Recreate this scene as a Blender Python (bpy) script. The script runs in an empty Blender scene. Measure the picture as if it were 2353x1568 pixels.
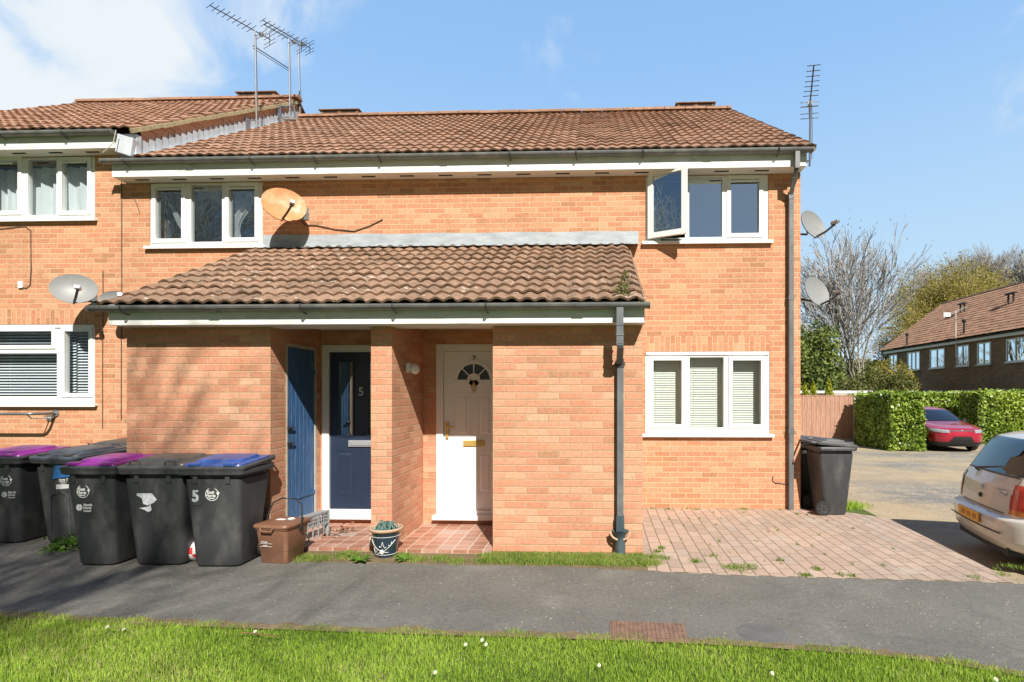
import bpy, bmesh, math, random
import numpy as np
from mathutils import Vector, Matrix, Euler, noise
S = bpy.context.scene
C = S.collection
R = math.radians
# ------------------------------------------------------------ camera
TH = R(2.1); CS, SN = math.cos(TH), math.sin(TH)
F, CX, HY, EYE = 1250.0, 1314.0, 911.0, 1.61      # focal length, principal point, horizon on a 2353 wide picture
cam = bpy.data.cameras.new('camera'); cam.lens = 36*F/2353; cam.sensor_width = 36
cam.shift_x = -(CX-1176.5)/2353; cam.shift_y = (HY-784)/2353
cam.clip_end = 2000; cam.clip_start = 0.05
co = bpy.data.objects.new('camera', cam); C.objects.link(co)
co.location = (0, 0, EYE); co.rotation_euler = (R(90), 0, TH); S.camera = co
def PX(x, y, Y):
    u = (x-CX)/F; X = Y*(u*CS-SN)/(CS+u*SN); d = -X*SN+Y*CS
    return X, EYE+(HY-y)/F*d
def GR(x, y, z=0.0):
    d = (EYE-z)*F/(y-HY); u = (x-CX)/F*d
    return u*CS-d*SN, u*SN+d*CS
def DIR(x, y):
    v = Vector((-SN, CS, 0))+Vector((CS, SN, 0))*((x-CX)/F)+Vector((0, 0, 1))*((HY-y)/F)
    return v.normalized()
# ------------------------------------------------------------ view, sun, sky
S.view_settings.view_transform = 'Standard'; S.view_settings.look = 'None'
S.view_settings.exposure = 0.56; S.view_settings.gamma = 1
S.cycles.max_bounces = 8; S.cycles.transparent_max_bounces = 16
S.cycles.caustics_reflective = False; S.cycles.caustics_refractive = False
SUNV = Vector((0.38, -1.0, 0.946)).normalized()
ELEV = math.asin(SUNV.z)
sl = bpy.data.lights.new('sun', 'SUN'); sl.energy = 5.0; sl.angle = R(0.55); sl.color = (1.0, 0.955, 0.88)
so = bpy.data.objects.new('sun', sl); C.objects.link(so); so.location = (5, -12, 14)
so.rotation_euler = (-SUNV).to_track_quat('-Z', 'Y').to_euler()
W = bpy.data.worlds.new('World'); S.world = W; W.use_nodes = True
wn = W.node_tree; wn.nodes.clear()
def nd(nt, t, **k):
    n = nt.nodes.new(t)
    for a, b in k.items():
        if a.startswith('i_'): n.inputs[a[2:].replace('_', ' ')].default_value = b
        elif a[0] == 'n' and a[1:].isdigit(): n.inputs[int(a[1:])].default_value = b
        else: setattr(n, a, b)
    return n
def math_n(nt, op, a, b=None, c=None, clamp=False):
    n = nt.nodes.new('ShaderNodeMath'); n.operation = op; n.use_clamp = clamp
    for i, v in enumerate((a, b, c)):
        if v is None: continue
        if isinstance(v, (int, float)): n.inputs[i].default_value = v
        else: nt.links.new(v, n.inputs[i])
    return n.outputs[0]
sky = nd(wn, 'ShaderNodeTexSky', sky_type='NISHITA', sun_disc=False, sun_elevation=ELEV, sun_rotation=math.atan2(SUNV.x, SUNV.y),
         altitude=50, air_density=1.0, dust_density=0.6, ozone_density=1.6)
tc = nd(wn, 'ShaderNodeTexCoord')
def blob(px, py, r0, r1):
    d = DIR(px, py)
    m = nd(wn, 'ShaderNodeVectorMath', operation='DISTANCE'); m.inputs[1].default_value = d
    wn.links.new(tc.outputs['Generated'], m.inputs[0])
    mr = nd(wn, 'ShaderNodeMapRange', interpolation_type='SMOOTHSTEP'); mr.inputs[1].default_value = r1; mr.inputs[2].default_value = r0
    wn.links.new(m.outputs['Value'], mr.inputs[0]); return mr.outputs[0]
mp = nd(wn, 'ShaderNodeMapping'); mp.inputs['Scale'].default_value = (1, 1, 1.5)
wn.links.new(tc.outputs['Generated'], mp.inputs[0])
cn = nd(wn, 'ShaderNodeTexNoise', i_Scale=5.5, i_Detail=9.0, i_Roughness=0.52, i_Distortion=0.5)
wn.links.new(mp.outputs[0], cn.inputs['Vector'])
zone = math_n(wn, 'MULTIPLY', blob(-80, 110, 0.03, 0.38), 0.52)
zone = math_n(wn, 'ADD', zone, math_n(wn, 'MULTIPLY', blob(560, 40, 0.02, 0.26), 0.30))
zone = math_n(wn, 'ADD', zone, math_n(wn, 'MULTIPLY', blob(2330, 190, 0.01, 0.10), 0.34))
zone = math_n(wn, 'ADD', zone, math_n(wn, 'MULTIPLY', blob(300, 140, 0.01, 0.2), 0.16))
cl = math_n(wn, 'ADD', math_n(wn, 'MULTIPLY_ADD', cn.outputs['Fac'], 2.0, -0.66), zone)
mr = nd(wn, 'ShaderNodeMapRange', interpolation_type='SMOOTHSTEP'); mr.inputs[1].default_value = 0.62; mr.inputs[2].default_value = 1.12
wn.links.new(cl, mr.inputs[0])
sx = nd(wn, 'ShaderNodeSeparateXYZ'); wn.links.new(tc.outputs['Generated'], sx.inputs[0])
gr = nd(wn, 'ShaderNodeValToRGB'); ge = gr.color_ramp.elements; ge.new(0.25); ge.new(0.5)
for e, p, c in zip(ge, (0.0, 0.22, 0.50, 1.0), ((9.0, 11.4, 13.2, 1), (6.9, 10.0, 13.0, 1), (4.3, 7.6, 12.6, 1), (2.3, 4.8, 9.4, 1))): e.position = p; e.color = c
wn.links.new(sx.outputs[2], gr.inputs[0])
side = nd(wn, 'ShaderNodeMapRange', interpolation_type='SMOOTHSTEP'); side.inputs[1].default_value = -0.3; side.inputs[2].default_value = 0.4
wn.links.new(sx.outputs[1], side.inputs[0])
dim = nd(wn, 'ShaderNodeVectorMath', operation='SCALE'); dim.inputs['Scale'].default_value = 0.52; wn.links.new(sky.outputs[0], dim.inputs[0])
tint = nd(wn, 'ShaderNodeMix', data_type='RGBA'); wn.links.new(side.outputs[0], tint.inputs[0])
wn.links.new(dim.outputs[0], tint.inputs[6]); wn.links.new(gr.outputs[0], tint.inputs[7])
mx = nd(wn, 'ShaderNodeMix', data_type='RGBA'); wn.links.new(tint.outputs[2], mx.inputs[6]); mx.inputs[7].default_value = (11.6, 12.4, 13.0, 1)
wn.links.new(mr.outputs[0], mx.inputs[0])
bg = nd(wn, 'ShaderNodeBackground', i_Strength=0.05); wo = nd(wn, 'ShaderNodeOutputWorld')
wn.links.new(mx.outputs[2], bg.inputs[0]); wn.links.new(bg.outputs[0], wo.inputs[0])
# ------------------------------------------------------------ materials
def newmat(name):
    m = bpy.data.materials.new(name); m.use_nodes = True
    nt = m.node_tree; b = nt.nodes['Principled BSDF']; return m, nt, b
def col3(c): return (c[0], c[1], c[2], 1)
def ramp(nt, fac, stops, interp='LINEAR'):
    r = nt.nodes.new('ShaderNodeValToRGB'); r.color_ramp.interpolation = interp
    e = r.color_ramp.elements
    while len(e) < len(stops): e.new(0.5)
    for i, (p, c) in enumerate(stops): e[i].position = p; e[i].color = col3(c)
    if fac is not None: nt.links.new(fac, r.inputs[0])
    return r.outputs[0]
def mixc(nt, fac, a, b, mode='MIX'):
    m = nt.nodes.new('ShaderNodeMix'); m.data_type = 'RGBA'; m.blend_type = mode
    for s, v in ((0, fac), (6, a), (7, b)):
        if isinstance(v, (int, float)): m.inputs[s].default_value = v
        elif isinstance(v, tuple): m.inputs[s].default_value = col3(v)
        else: nt.links.new(v, m.inputs[s])
    return m.outputs[2]
def noise_n(nt, scale, detail=3, rough=0.5, coord='Object', dist=0.0, sc=None):
    t = nt.nodes.new('ShaderNodeTexCoord'); n = nt.nodes.new('ShaderNodeTexNoise')
    n.inputs['Scale'].default_value = scale; n.inputs['Detail'].default_value = detail
    n.inputs['Roughness'].default_value = rough; n.inputs['Distortion'].default_value = dist
    if sc:
        mp = nt.nodes.new('ShaderNodeMapping'); mp.inputs['Scale'].default_value = sc
        nt.links.new(t.outputs[coord], mp.inputs[0]); nt.links.new(mp.outputs[0], n.inputs['Vector'])
    else: nt.links.new(t.outputs[coord], n.inputs['Vector'])
    return n.outputs['Fac']
def bump(nt, b, h, strength=0.3, dist=0.01):
    n = nt.nodes.new('ShaderNodeBump'); n.inputs['Strength'].default_value = strength; n.inputs['Distance'].default_value = dist
    nt.links.new(h, n.inputs['Height']); nt.links.new(n.outputs[0], b.inputs['Normal'])
def mat(name, c, rough=0.5, metal=0, var=0.12, vs=6.0, dirt=None, ds=3.0, bmp=0.0, bs=60, spec=0.5, coat=0, damt=0.6, stretch=None):
    """plain surface with uneven tone, optional dirt patches and fine relief"""
    m, nt, b = newmat(name)
    f = noise_n(nt, vs, 5, 0.6, sc=stretch)
    lo = tuple(x*(1-var) for x in c); hi = tuple(min(1, x*(1+var)) for x in c)
    o = ramp(nt, f, [(0.3, lo), (0.7, hi)])
    if dirt:
        g = noise_n(nt, ds, 6, 0.65, sc=stretch)
        k = nt.nodes.new('ShaderNodeMapRange'); k.inputs[1].default_value = 0.50; k.inputs[2].default_value = 0.72; k.inputs[4].default_value = damt
        nt.links.new(g, k.inputs[0]); o = mixc(nt, k.outputs[0], o, dirt)
    nt.links.new(o, b.inputs['Base Color'])
    rr = nt.nodes.new('ShaderNodeMapRange'); rr.inputs[3].default_value = max(0.02, rough-0.08); rr.inputs[4].default_value = min(1, rough+0.1)
    nt.links.new(f, rr.inputs[0]); nt.links.new(rr.outputs[0], b.inputs['Roughness'])
    b.inputs['Metallic'].default_value = metal; b.inputs['Specular IOR Level'].default_value = spec
    b.inputs['Coat Weight'].default_value = coat
    if bmp: bump(nt, b, noise_n(nt, bs, 4), bmp, 0.004)
    return m
def brick_fields(nt, w, h, mu, mv, stagger=0.5):
    uv = nt.nodes.new('ShaderNodeUVMap'); uv.uv_map = 'UVMap'
    wob = nt.nodes.new('ShaderNodeTexNoise'); wob.inputs['Scale'].default_value = 9; nt.links.new(uv.outputs[0], wob.inputs['Vector'])
    wb = math_n(nt, 'MULTIPLY', math_n(nt, 'SUBTRACT', wob.outputs['Fac'], 0.5), 0.008)
    s = nt.nodes.new('ShaderNodeSeparateXYZ'); nt.links.new(uv.outputs[0], s.inputs[0])
    v = math_n(nt, 'DIVIDE', math_n(nt, 'ADD', s.outputs[1], wb), h)
    row = math_n(nt, 'FLOOR', v)
    sh = math_n(nt, 'MULTIPLY', math_n(nt, 'MODULO', math_n(nt, 'ABSOLUTE', row), 2.0), stagger)
    u = math_n(nt, 'ADD', math_n(nt, 'DIVIDE', math_n(nt, 'ADD', s.outputs[0], wb), w), sh)
    colu = math_n(nt, 'FLOOR', u); fu = math_n(nt, 'FRACT', u); fv = math_n(nt, 'FRACT', v)
    def edge(f, m):
        d = math_n(nt, 'MINIMUM', f, math_n(nt, 'SUBTRACT', 1.0, f))
        k = nt.nodes.new('ShaderNodeMapRange'); k.inputs[1].default_value = m*0.35; k.inputs[2].default_value = m*0.65
        nt.links.new(d, k.inputs[0]); return k.outputs[0]
    face = math_n(nt, 'MULTIPLY', edge(fu, mu), edge(fv, mv))
    cx = nt.nodes.new('ShaderNodeCombineXYZ'); nt.links.new(colu, cx.inputs[0]); nt.links.new(row, cx.inputs[1])
    wnz = nt.nodes.new('ShaderNodeTexWhiteNoise'); wnz.noise_dimensions = '3D'; nt.links.new(cx.outputs[0], wnz.inputs[0])
    return face, wnz.outputs['Value'], wnz.outputs['Color'], uv.outputs[0]
def brickmat(name, stops, mortar, w=0.225, h=0.075, mu=0.05, mv=0.15, big=None, stagger=0.5, rough=0.85, bs=0.5, mott=0.5, stain=None, ssc=2.3, samt=0.55):
    m, nt, b = newmat(name)
    face, rv, rc, uv = brick_fields(nt, w, h, mu, mv, stagger)
    c = ramp(nt, rv, stops)
    sp = nt.nodes.new('ShaderNodeTexNoise'); sp.inputs['Scale'].default_value = 30; sp.inputs['Detail'].default_value = 6; sp.inputs['Roughness'].default_value = 0.7
    nt.links.new(uv, sp.inputs['Vector'])
    c = mixc(nt, mott, c, ramp(nt, sp.outputs['Fac'], [(0.3, (0.62, 0.60, 0.58)), (0.5, (1, 1, 1)), (0.75, (1.25, 1.22, 1.18))]), 'MULTIPLY')
    lg = nt.nodes.new('ShaderNodeTexNoise'); lg.inputs['Scale'].default_value = 1.1; lg.inputs['Detail'].default_value = 5
    nt.links.new(uv, lg.inputs['Vector'])
    c2 = mixc(nt, face, mortar, c)
    c2 = mixc(nt, 0.7, c2, ramp(nt, lg.outputs['Fac'], [(0.3, big or (0.84, 0.88, 0.86)), (0.5, (1, 1, 1)), (0.7, (1.12, 1.03, 0.98))]), 'MULTIPLY')
    if stain:
        k = nt.nodes.new('ShaderNodeMapRange'); k.inputs[1].default_value = 0.60; k.inputs[2].default_value = 0.75; k.inputs[4].default_value = samt
        n2 = nt.nodes.new('ShaderNodeTexNoise'); n2.inputs['Scale'].default_value = ssc; n2.inputs['Detail'].default_value = 7; nt.links.new(uv, n2.inputs['Vector'])
        nt.links.new(n2.outputs['Fac'], k.inputs[0]); c2 = mixc(nt, k.outputs[0], c2, stain)
    nt.links.new(c2, b.inputs['Base Color']); b.inputs['Roughness'].default_value = rough
    b.inputs['Specular IOR Level'].default_value = 0.25
    hh = math_n(nt, 'ADD', math_n(nt, 'MULTIPLY', face, 1.0), math_n(nt, 'MULTIPLY', sp.outputs['Fac'], 0.35))
    bump(nt, b, hh, bs, 0.006)
    return m
BR = [(0.0, (0.42, 0.20, 0.11)), (0.05, (0.47, 0.205, 0.115)), (0.1, (0.51, 0.215, 0.125)), (0.35, (0.54, 0.232, 0.136)), (0.65, (0.565, 0.258, 0.152)), (0.93, (0.59, 0.29, 0.175)), (1.0, (0.61, 0.325, 0.20))]
M_brick = brickmat('orange_brick', [(p, (c[0]*.98, c[1]*1.05, c[2]*1.00)) for p, c in BR], (0.60, 0.40, 0.25), stain=(0.36, 0.19, 0.095), ssc=4.2, samt=0.6, mott=0.8)
M_brick2 = brickmat('porch_brick', [(p, (c[0]*1.05, c[1]*1.14, c[2]*1.20)) for p, c in BR], (0.48, 0.32, 0.195), stain=(0.40, 0.23, 0.13), ssc=4.6, samt=0.5, mott=0.65, bs=0.6)
M_brickfar = brickmat('brown_brick', [(0, (0.19, 0.115, 0.07)), (0.5, (0.26, 0.155, 0.095)), (1, (0.32, 0.20, 0.125))], (0.30, 0.23, 0.16))
M_tilefloor = brickmat('quarry_tile', [(0, (0.30, 0.14, 0.09)), (0.4, (0.38, 0.18, 0.12)), (0.8, (0.46, 0.24, 0.17)), (1, (0.42, 0.30, 0.26))], (0.55, 0.46, 0.36), w=0.158, h=0.158, mu=0.07, mv=0.07, stagger=0, rough=0.4, bs=0.2)
M_paver = brickmat('block_paving', [(0, (0.36, 0.275, 0.225)), (0.2, (0.40, 0.30, 0.24)), (0.5, (0.43, 0.32, 0.255)), (0.9, (0.46, 0.35, 0.28)), (1, (0.38, 0.31, 0.26))], (0.20, 0.16, 0.10), w=0.25, h=0.125, mu=0.04, mv=0.09, rough=0.9, bs=0.6, stain=(0.46, 0.42, 0.34))
def tilemat(name, stops, lichen=0.35, moss=(0.30, 0.22, 0.08)):
    m, nt, b = newmat(name)
    face, rv, rc, uv = brick_fields(nt, 0.30, 0.30, 0.02, 0.02, 0.5)
    c = ramp(nt, rv, stops)
    n1 = nt.nodes.new('ShaderNodeTexNoise'); n1.inputs['Scale'].default_value = 16; n1.inputs['Detail'].default_value = 8; n1.inputs['Roughness'].default_value = 0.75; nt.links.new(uv, n1.inputs['Vector'])
    c = mixc(nt, 0.75, c, ramp(nt, n1.outputs['Fac'], [(0.30, (0.50, 0.50, 0.52)), (0.5, (1, 1, 1)), (0.72, (1.25, 1.2, 1.15))]), 'MULTIPLY')
    vo = nt.nodes.new('ShaderNodeTexVoronoi'); vo.inputs['Scale'].default_value = 14; vo.inputs['Randomness'].default_value = 1; nt.links.new(uv, vo.inputs['Vector'])
    n2 = nt.nodes.new('ShaderNodeTexNoise'); n2.inputs['Scale'].default_value = 3.5; n2.inputs['Detail'].default_value = 5; nt.links.new(uv, n2.inputs['Vector'])
    rad = nt.nodes.new('ShaderNodeMapRange'); rad.inputs[1].default_value = 0.42; rad.inputs[2].default_value = 0.66; rad.inputs[4].default_value = lichen; nt.links.new(n2.outputs['Fac'], rad.inputs[0])
    spot = math_n(nt, 'LESS_THAN', vo.outputs['Distance'], rad.outputs[0])
    c = mixc(nt, math_n(nt, 'MULTIPLY', spot, 0.75), c, (0.56, 0.50, 0.43))
    n3 = nt.nodes.new('ShaderNodeTexNoise'); n3.inputs['Scale'].default_value = 7; n3.inputs['Detail'].default_value = 8; n3.inputs['Roughness'].default_value = 0.7; nt.links.new(uv, n3.inputs['Vector'])
    k = nt.nodes.new('ShaderNodeMapRange'); k.inputs[1].default_value = 0.55; k.inputs[2].default_value = 0.63; k.inputs[4].default_value = 0.75; nt.links.new(n3.outputs['Fac'], k.inputs[0])
    c = mixc(nt, k.outputs[0], c, moss)
    nt.links.new(c, b.inputs['Base Color']); b.inputs['Roughness'].default_value = 0.9; b.inputs['Specular IOR Level'].default_value = 0.2
    bump(nt, b, n1.outputs['Fac'], 0.5, 0.006); return m
M_tile = tilemat('porch_roof_tile', [(0, (0.23, 0.15, 0.10)), (0.5, (0.285, 0.18, 0.12)), (1, (0.34, 0.215, 0.145))], 0.36, (0.10, 0.075, 0.045))
M_tile2 = tilemat('main_roof_tile', [(0, (0.25, 0.15, 0.10)), (0.5, (0.31, 0.18, 0.12)), (1, (0.36, 0.215, 0.145))], 0.26, (0.16, 0.10, 0.06))
M_tile3 = tilemat('orange_roof_tile', [(0, (0.28, 0.16, 0.105)), (0.5, (0.34, 0.19, 0.125)), (1, (0.39, 0.225, 0.15))], 0.22, (0.22, 0.13, 0.08))
M_white = mat('white_upvc', (0.80, 0.80, 0.78), 0.3, var=0.03, dirt=(0.66, 0.65, 0.60), ds=2.5, damt=0.3)
M_fascia = mat('white_paint', (0.78, 0.78, 0.75), 0.5, var=0.05, vs=3, dirt=(0.46, 0.47, 0.40), ds=2.6, damt=0.75, bmp=0.15, stretch=(1, 1, 4))
M_soffit = mat('soffit_board', (0.74, 0.71, 0.64), 0.7, var=0.04, dirt=(0.58, 0.54, 0.46), ds=1.6, damt=0.5)
M_gutter = mat('grey_gutter', (0.15, 0.155, 0.15), 0.5, var=0.25, vs=4, dirt=(0.27, 0.26, 0.23), ds=5, damt=0.7, stretch=(1, 1, 1))
M_pipe = mat('grey_downpipe', (0.13, 0.14, 0.145), 0.42, var=0.15, dirt=(0.20, 0.20, 0.19), ds=3)
M_teal = mat('slate_blue_plastic', (0.055, 0.085, 0.10), 0.4, var=0.2, dirt=(0.12, 0.14, 0.14), ds=6)
M_lead = mat('lead_flashing', (0.50, 0.53, 0.56), 0.45, var=0.15, vs=5, dirt=(0.60, 0.62, 0.62), ds=7, bmp=0.3, bs=12)
M_lead2 = mat('dull_lead', (0.33, 0.36, 0.38), 0.6, var=0.2, vs=4, dirt=(0.48, 0.50, 0.50), ds=5, bmp=0.3, bs=12, stretch=(1, 1, 3))
M_mortar = mat('lichen_mortar', (0.42, 0.35, 0.20), 0.95, var=0.3, vs=25, bmp=0.7, bs=60)
M_black = mat('black_rubber', (0.02, 0.02, 0.02), 0.7)
M_dark = mat('dark_slot', (0.015, 0.014, 0.012), 0.9)
M_cable = mat('cable_sheath', (0.10, 0.07, 0.05), 0.7)
M_bin = mat('bin_plastic', (0.052, 0.055, 0.058), 0.48, var=0.25, vs=2.5, dirt=(0.13, 0.125, 0.115), ds=4.5, damt=0.8, stretch=(1, 1, 0.45), bmp=0.12, bs=90)
M_binlid = mat('grey_lid_plastic', (0.085, 0.086, 0.084), 0.42, var=0.15, dirt=(0.17, 0.16, 0.14), ds=4, damt=0.7)
M_purple = mat('purple_lid_plastic', (0.33, 0.03, 0.34), 0.35, var=0.1, dirt=(0.42, 0.22, 0.42), ds=5, damt=0.35)
M_blue = mat('blue_lid_plastic', (0.035, 0.085, 0.30), 0.35, var=0.1, dirt=(0.16, 0.20, 0.34), ds=5, damt=0.4)
M_brown = mat('brown_caddy_plastic', (0.22, 0.105, 0.062), 0.4, var=0.08, dirt=(0.27, 0.17, 0.12), ds=6, damt=0.4)
M_crate = mat('grey_crate_plastic', (0.33, 0.35, 0.36), 0.5, dirt=(0.16, 0.15, 0.13), ds=12)
M_sticker = mat('white_print', (0.78, 0.78, 0.76), 0.5, var=0.08, vs=30)
M_stickerworn = mat('worn_sticker', (0.62, 0.64, 0.66), 0.5, var=0.25, vs=40, dirt=(0.25, 0.27, 0.29), ds=30)
M_navy = mat('navy_door_paint', (0.020, 0.032, 0.060), 0.35, var=0.06)
M_doorblue = mat('weathered_blue_paint', (0.04, 0.12, 0.28), 0.55, var=0.25, vs=7, dirt=(0.16, 0.26, 0.42), ds=5, damt=0.7, bmp=0.3, bs=25, stretch=(8, 8, 1))
M_doorwhite = mat('white_door', (0.80, 0.81, 0.82), 0.22, var=0.02)
M_brass = mat('brass', (0.62, 0.43, 0.13), 0.45, metal=0.55, var=0.1)
M_chrome = mat('chrome', (0.60, 0.61, 0.63), 0.3, metal=0.6, var=0.05)
M_steel = mat('galvanised_steel', (0.42, 0.43, 0.43), 0.4, metal=0.8, var=0.2, vs=30)
M_alu = mat('aerial_aluminium', (0.20, 0.21, 0.22), 0.4, metal=0.6)
M_dkmetal = mat('dark_metal', (0.06, 0.06, 0.06), 0.5, metal=0.4)
M_dish = mat('grey_dish', (0.25, 0.255, 0.25), 0.45, var=0.06, dirt=(0.19, 0.19, 0.175), ds=4, damt=0.5)
def rustmat():
    m, nt, b = newmat('rusty_dish')
    g = noise_n(nt, 2.4, 6, 0.6)
    c = ramp(nt, g, [(0.36, (0.62, 0.56, 0.46)), (0.43, (0.58, 0.34, 0.17)), (0.52, (0.55, 0.24, 0.09)), (0.75, (0.58, 0.28, 0.12))])
    c = mixc(nt, 0.3, c, ramp(nt, noise_n(nt, 30, 4), [(0.3, (0.6, 0.5, 0.45)), (0.6, (1, 1, 1))]), 'MULTIPLY')
    nt.links.new(c, b.inputs['Base Color']); b.inputs['Roughness'].default_value = 0.65; return m
M_rust = rustmat()
M_terracotta = mat('pale_terracotta', (0.50, 0.33, 0.22), 0.8, var=0.15)
M_glaze = mat('blue_glaze', (0.022, 0.042, 0.065), 0.15, var=0.2, coat=0.6)
M_wire = mat('green_wire', (0.10, 0.20, 0.17), 0.5)
def glassmat(name, refl, tintc=(0.8, 0.86, 0.88), rough=0.0):
    m, nt, b = newmat(name); nt.nodes.remove(b)
    out = [n for n in nt.nodes if n.type == 'OUTPUT_MATERIAL'][0]
    t = nt.nodes.new('ShaderNodeBsdfTransparent'); t.inputs[0].default_value = col3(tintc)
    g = nt.nodes.new('ShaderNodeBsdfGlossy'); g.inputs['Roughness'].default_value = rough; g.inputs['Color'].default_value = (0.80, 0.95, 1, 1)
    fr = nt.nodes.new('ShaderNodeLayerWeight'); fr.inputs[0].default_value = 0.5
    k = math_n(nt, 'ADD', math_n(nt, 'MULTIPLY', math_n(nt, 'POWER', fr.outputs['Facing'], 4.0), 0.8), refl+0.07, clamp=True)
    wv = nt.nodes.new('ShaderNodeBump'); wv.inputs['Strength'].default_value = 0.05; wv.inputs['Distance'].default_value = 0.01
    nt.links.new(noise_n(nt, 2.5, 2), wv.inputs['Height']); nt.links.new(wv.outputs[0], g.inputs['Normal'])
    mx = nt.nodes.new('ShaderNodeMixShader'); nt.links.new(k, mx.inputs[0]); nt.links.new(t.outputs[0], mx.inputs[1]); nt.links.new(g.outputs[0], mx.inputs[2])
    nt.links.new(mx.outputs[0], out.inputs[0]); return m
M_glass = glassmat('window_glass', 0.42)
M_glasspale = glassmat('pale_window_glass', 0.10)
M_glass_lo = glassmat('low_window_glass', 0.0)
M_glassblue = glassmat('coated_glass', 0.80, (0.45, 0.5, 0.52))
M_carglass = glassmat('car_glass', 0.02, (0.16, 0.18, 0.19))
M_curtain = mat('white_curtain', (0.80, 0.80, 0.79), 0.9, var=0.03)
M_blind = mat('cream_blind', (0.80, 0.77, 0.66), 0.6, var=0.03)
M_blindw = mat('white_blind', (0.74, 0.75, 0.76), 0.6, var=0.03)
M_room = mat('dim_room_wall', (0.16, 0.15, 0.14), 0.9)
M_roller = mat('grey_roller_blind', (0.32, 0.33, 0.34), 0.9)
def asphalt(name, base, light, specks=0.10, sscale=38, patch=None, warm=None):
    m, nt, b = newmat(name)
    t = nt.nodes.new('ShaderNodeTexCoord')
    f = noise_n(nt, 1.1, 6, 0.6, 'Generated' if False else 'Object')
    c = ramp(nt, f, [(0.32, tuple(x*0.86 for x in base)), (0.5, base), (0.68, tuple(x*1.16 for x in base))])
    g = noise_n(nt, 120, 3, 0.7)
    c = mixc(nt, 0.8, c, ramp(nt, g, [(0.3, (0.4, 0.4, 0.4)), (0.5, (1, 1, 1)), (0.7, (1.8, 1.76, 1.66))]), 'MULTIPLY')
    vo = nt.nodes.new('ShaderNodeTexVoronoi'); vo.inputs['Scale'].default_value = sscale; nt.links.new(t.outputs['Object'], vo.inputs['Vector'])
    sepc = nt.nodes.new('ShaderNodeSeparateColor'); nt.links.new(vo.outputs['Color'], sepc.inputs[0])
    dens = noise_n(nt, 0.55, 3)
    dk = nt.nodes.new('ShaderNodeMapRange'); dk.inputs[1].default_value = 0.40; dk.inputs[2].default_value = 0.62; dk.inputs[3].default_value = 0.08; dk.inputs[4].default_value = 0.34; nt.links.new(dens, dk.inputs[0])
    rad = math_n(nt, 'MULTIPLY', specks, math_n(nt, 'ADD', 0.6, sepc.outputs[1]))
    sp = math_n(nt, 'MULTIPLY', math_n(nt, 'LESS_THAN', vo.outputs['Distance'], rad), math_n(nt, 'LESS_THAN', sepc.outputs[0], dk.outputs[0]))
    c = mixc(nt, math_n(nt, 'MULTIPLY', sp, 0.85), c, light)
    if patch:
        for i, (sc_, pc, lo, hi, am) in enumerate(patch):
            kk = nt.nodes.new('ShaderNodeMapRange'); kk.inputs[1].default_value = lo; kk.inputs[2].default_value = hi; kk.inputs[4].default_value = am
            nt.links.new(noise_n(nt, sc_, 5, 0.6, dist=0.4+i), kk.inputs[0]); c = mixc(nt, kk.outputs[0], c, pc)
    g2 = noise_n(nt, 26, 6, 0.75); c = mixc(nt, 0.8, c, ramp(nt, g2, [(0.32, (0.72, 0.72, 0.72)), (0.5, (1, 1, 1)), (0.68, (1.28, 1.26, 1.2))]), 'MULTIPLY')
    cv = nt.nodes.new('ShaderNodeTexVoronoi'); cv.feature = 'DISTANCE_TO_EDGE'; cv.inputs['Scale'].default_value = 0.9
    wv = nt.nodes.new('ShaderNodeVectorMath'); wv.operation = 'ADD'; nz = nt.nodes.new('ShaderNodeTexNoise'); nz.inputs['Scale'].default_value = 5; nz.inputs['Detail'].default_value = 6
    nt.links.new(t.outputs['Object'], nz.inputs['Vector']); sc2 = nt.nodes.new('ShaderNodeVectorMath'); sc2.operation = 'SCALE'; sc2.inputs['Scale'].default_value = 0.35; nt.links.new(nz.outputs['Color'], sc2.inputs[0])
    nt.links.new(t.outputs['Object'], wv.inputs[0]); nt.links.new(sc2.outputs[0], wv.inputs[1]); nt.links.new(wv.outputs[0], cv.inputs['Vector'])
    crk = math_n(nt, 'MULTIPLY', math_n(nt, 'LESS_THAN', cv.outputs['Distance'], 0.0055), math_n(nt, 'GREATER_THAN', noise_n(nt, 0.8, 2), 0.66))
    c = mixc(nt, math_n(nt, 'MULTIPLY', crk, 0.4), c, (0.045, 0.043, 0.038))
    nt.links.new(c, b.inputs['Base Color']); b.inputs['Roughness'].default_value = 0.9; b.inputs['Specular IOR Level'].default_value = 0.3
    bump(nt, b, math_n(nt, 'SUBTRACT', math_n(nt, 'ADD', math_n(nt, 'ADD', g, g2), sp), crk), 0.6, 0.005); return m
M_path = asphalt('path_asphalt', (0.15, 0.145, 0.13), (0.46, 0.44, 0.38), 0.14, 30, patch=[(1.6, (0.21, 0.20, 0.175), 0.56, 0.68, 0.7), (2.9, (0.17, 0.13, 0.07), 0.62, 0.72, 0.5), (0.9, (0.115, 0.112, 0.105), 0.52, 0.66, 0.5), (5.0, (0.26, 0.25, 0.22), 0.68, 0.74, 0.6)])
M_court = asphalt('court_asphalt', (0.21, 0.20, 0.18), (0.58, 0.53, 0.42), 0.32, 22, patch=[(0.35, (0.42, 0.325, 0.20), 0.38, 0.58, 0.85), (1.2, (0.46, 0.37, 0.245), 0.50, 0.66, 0.6)])
def earth(name, stops, sc=3, rough=0.95):
    m, nt, b = newmat(name); f = noise_n(nt, sc, 8, 0.7); nt.links.new(ramp(nt, f, stops), b.inputs['Base Color'])
    b.inputs['Roughness'].default_value = rough; b.inputs['Specular IOR Level'].default_value = 0.1
    bump(nt, b, noise_n(nt, 40, 5, 0.7), 0.8, 0.02); return m
M_earth = earth('turf_soil', [(0.3, (0.06, 0.075, 0.022)), (0.5, (0.085, 0.12, 0.03)), (0.7, (0.12, 0.11, 0.05))])
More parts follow.
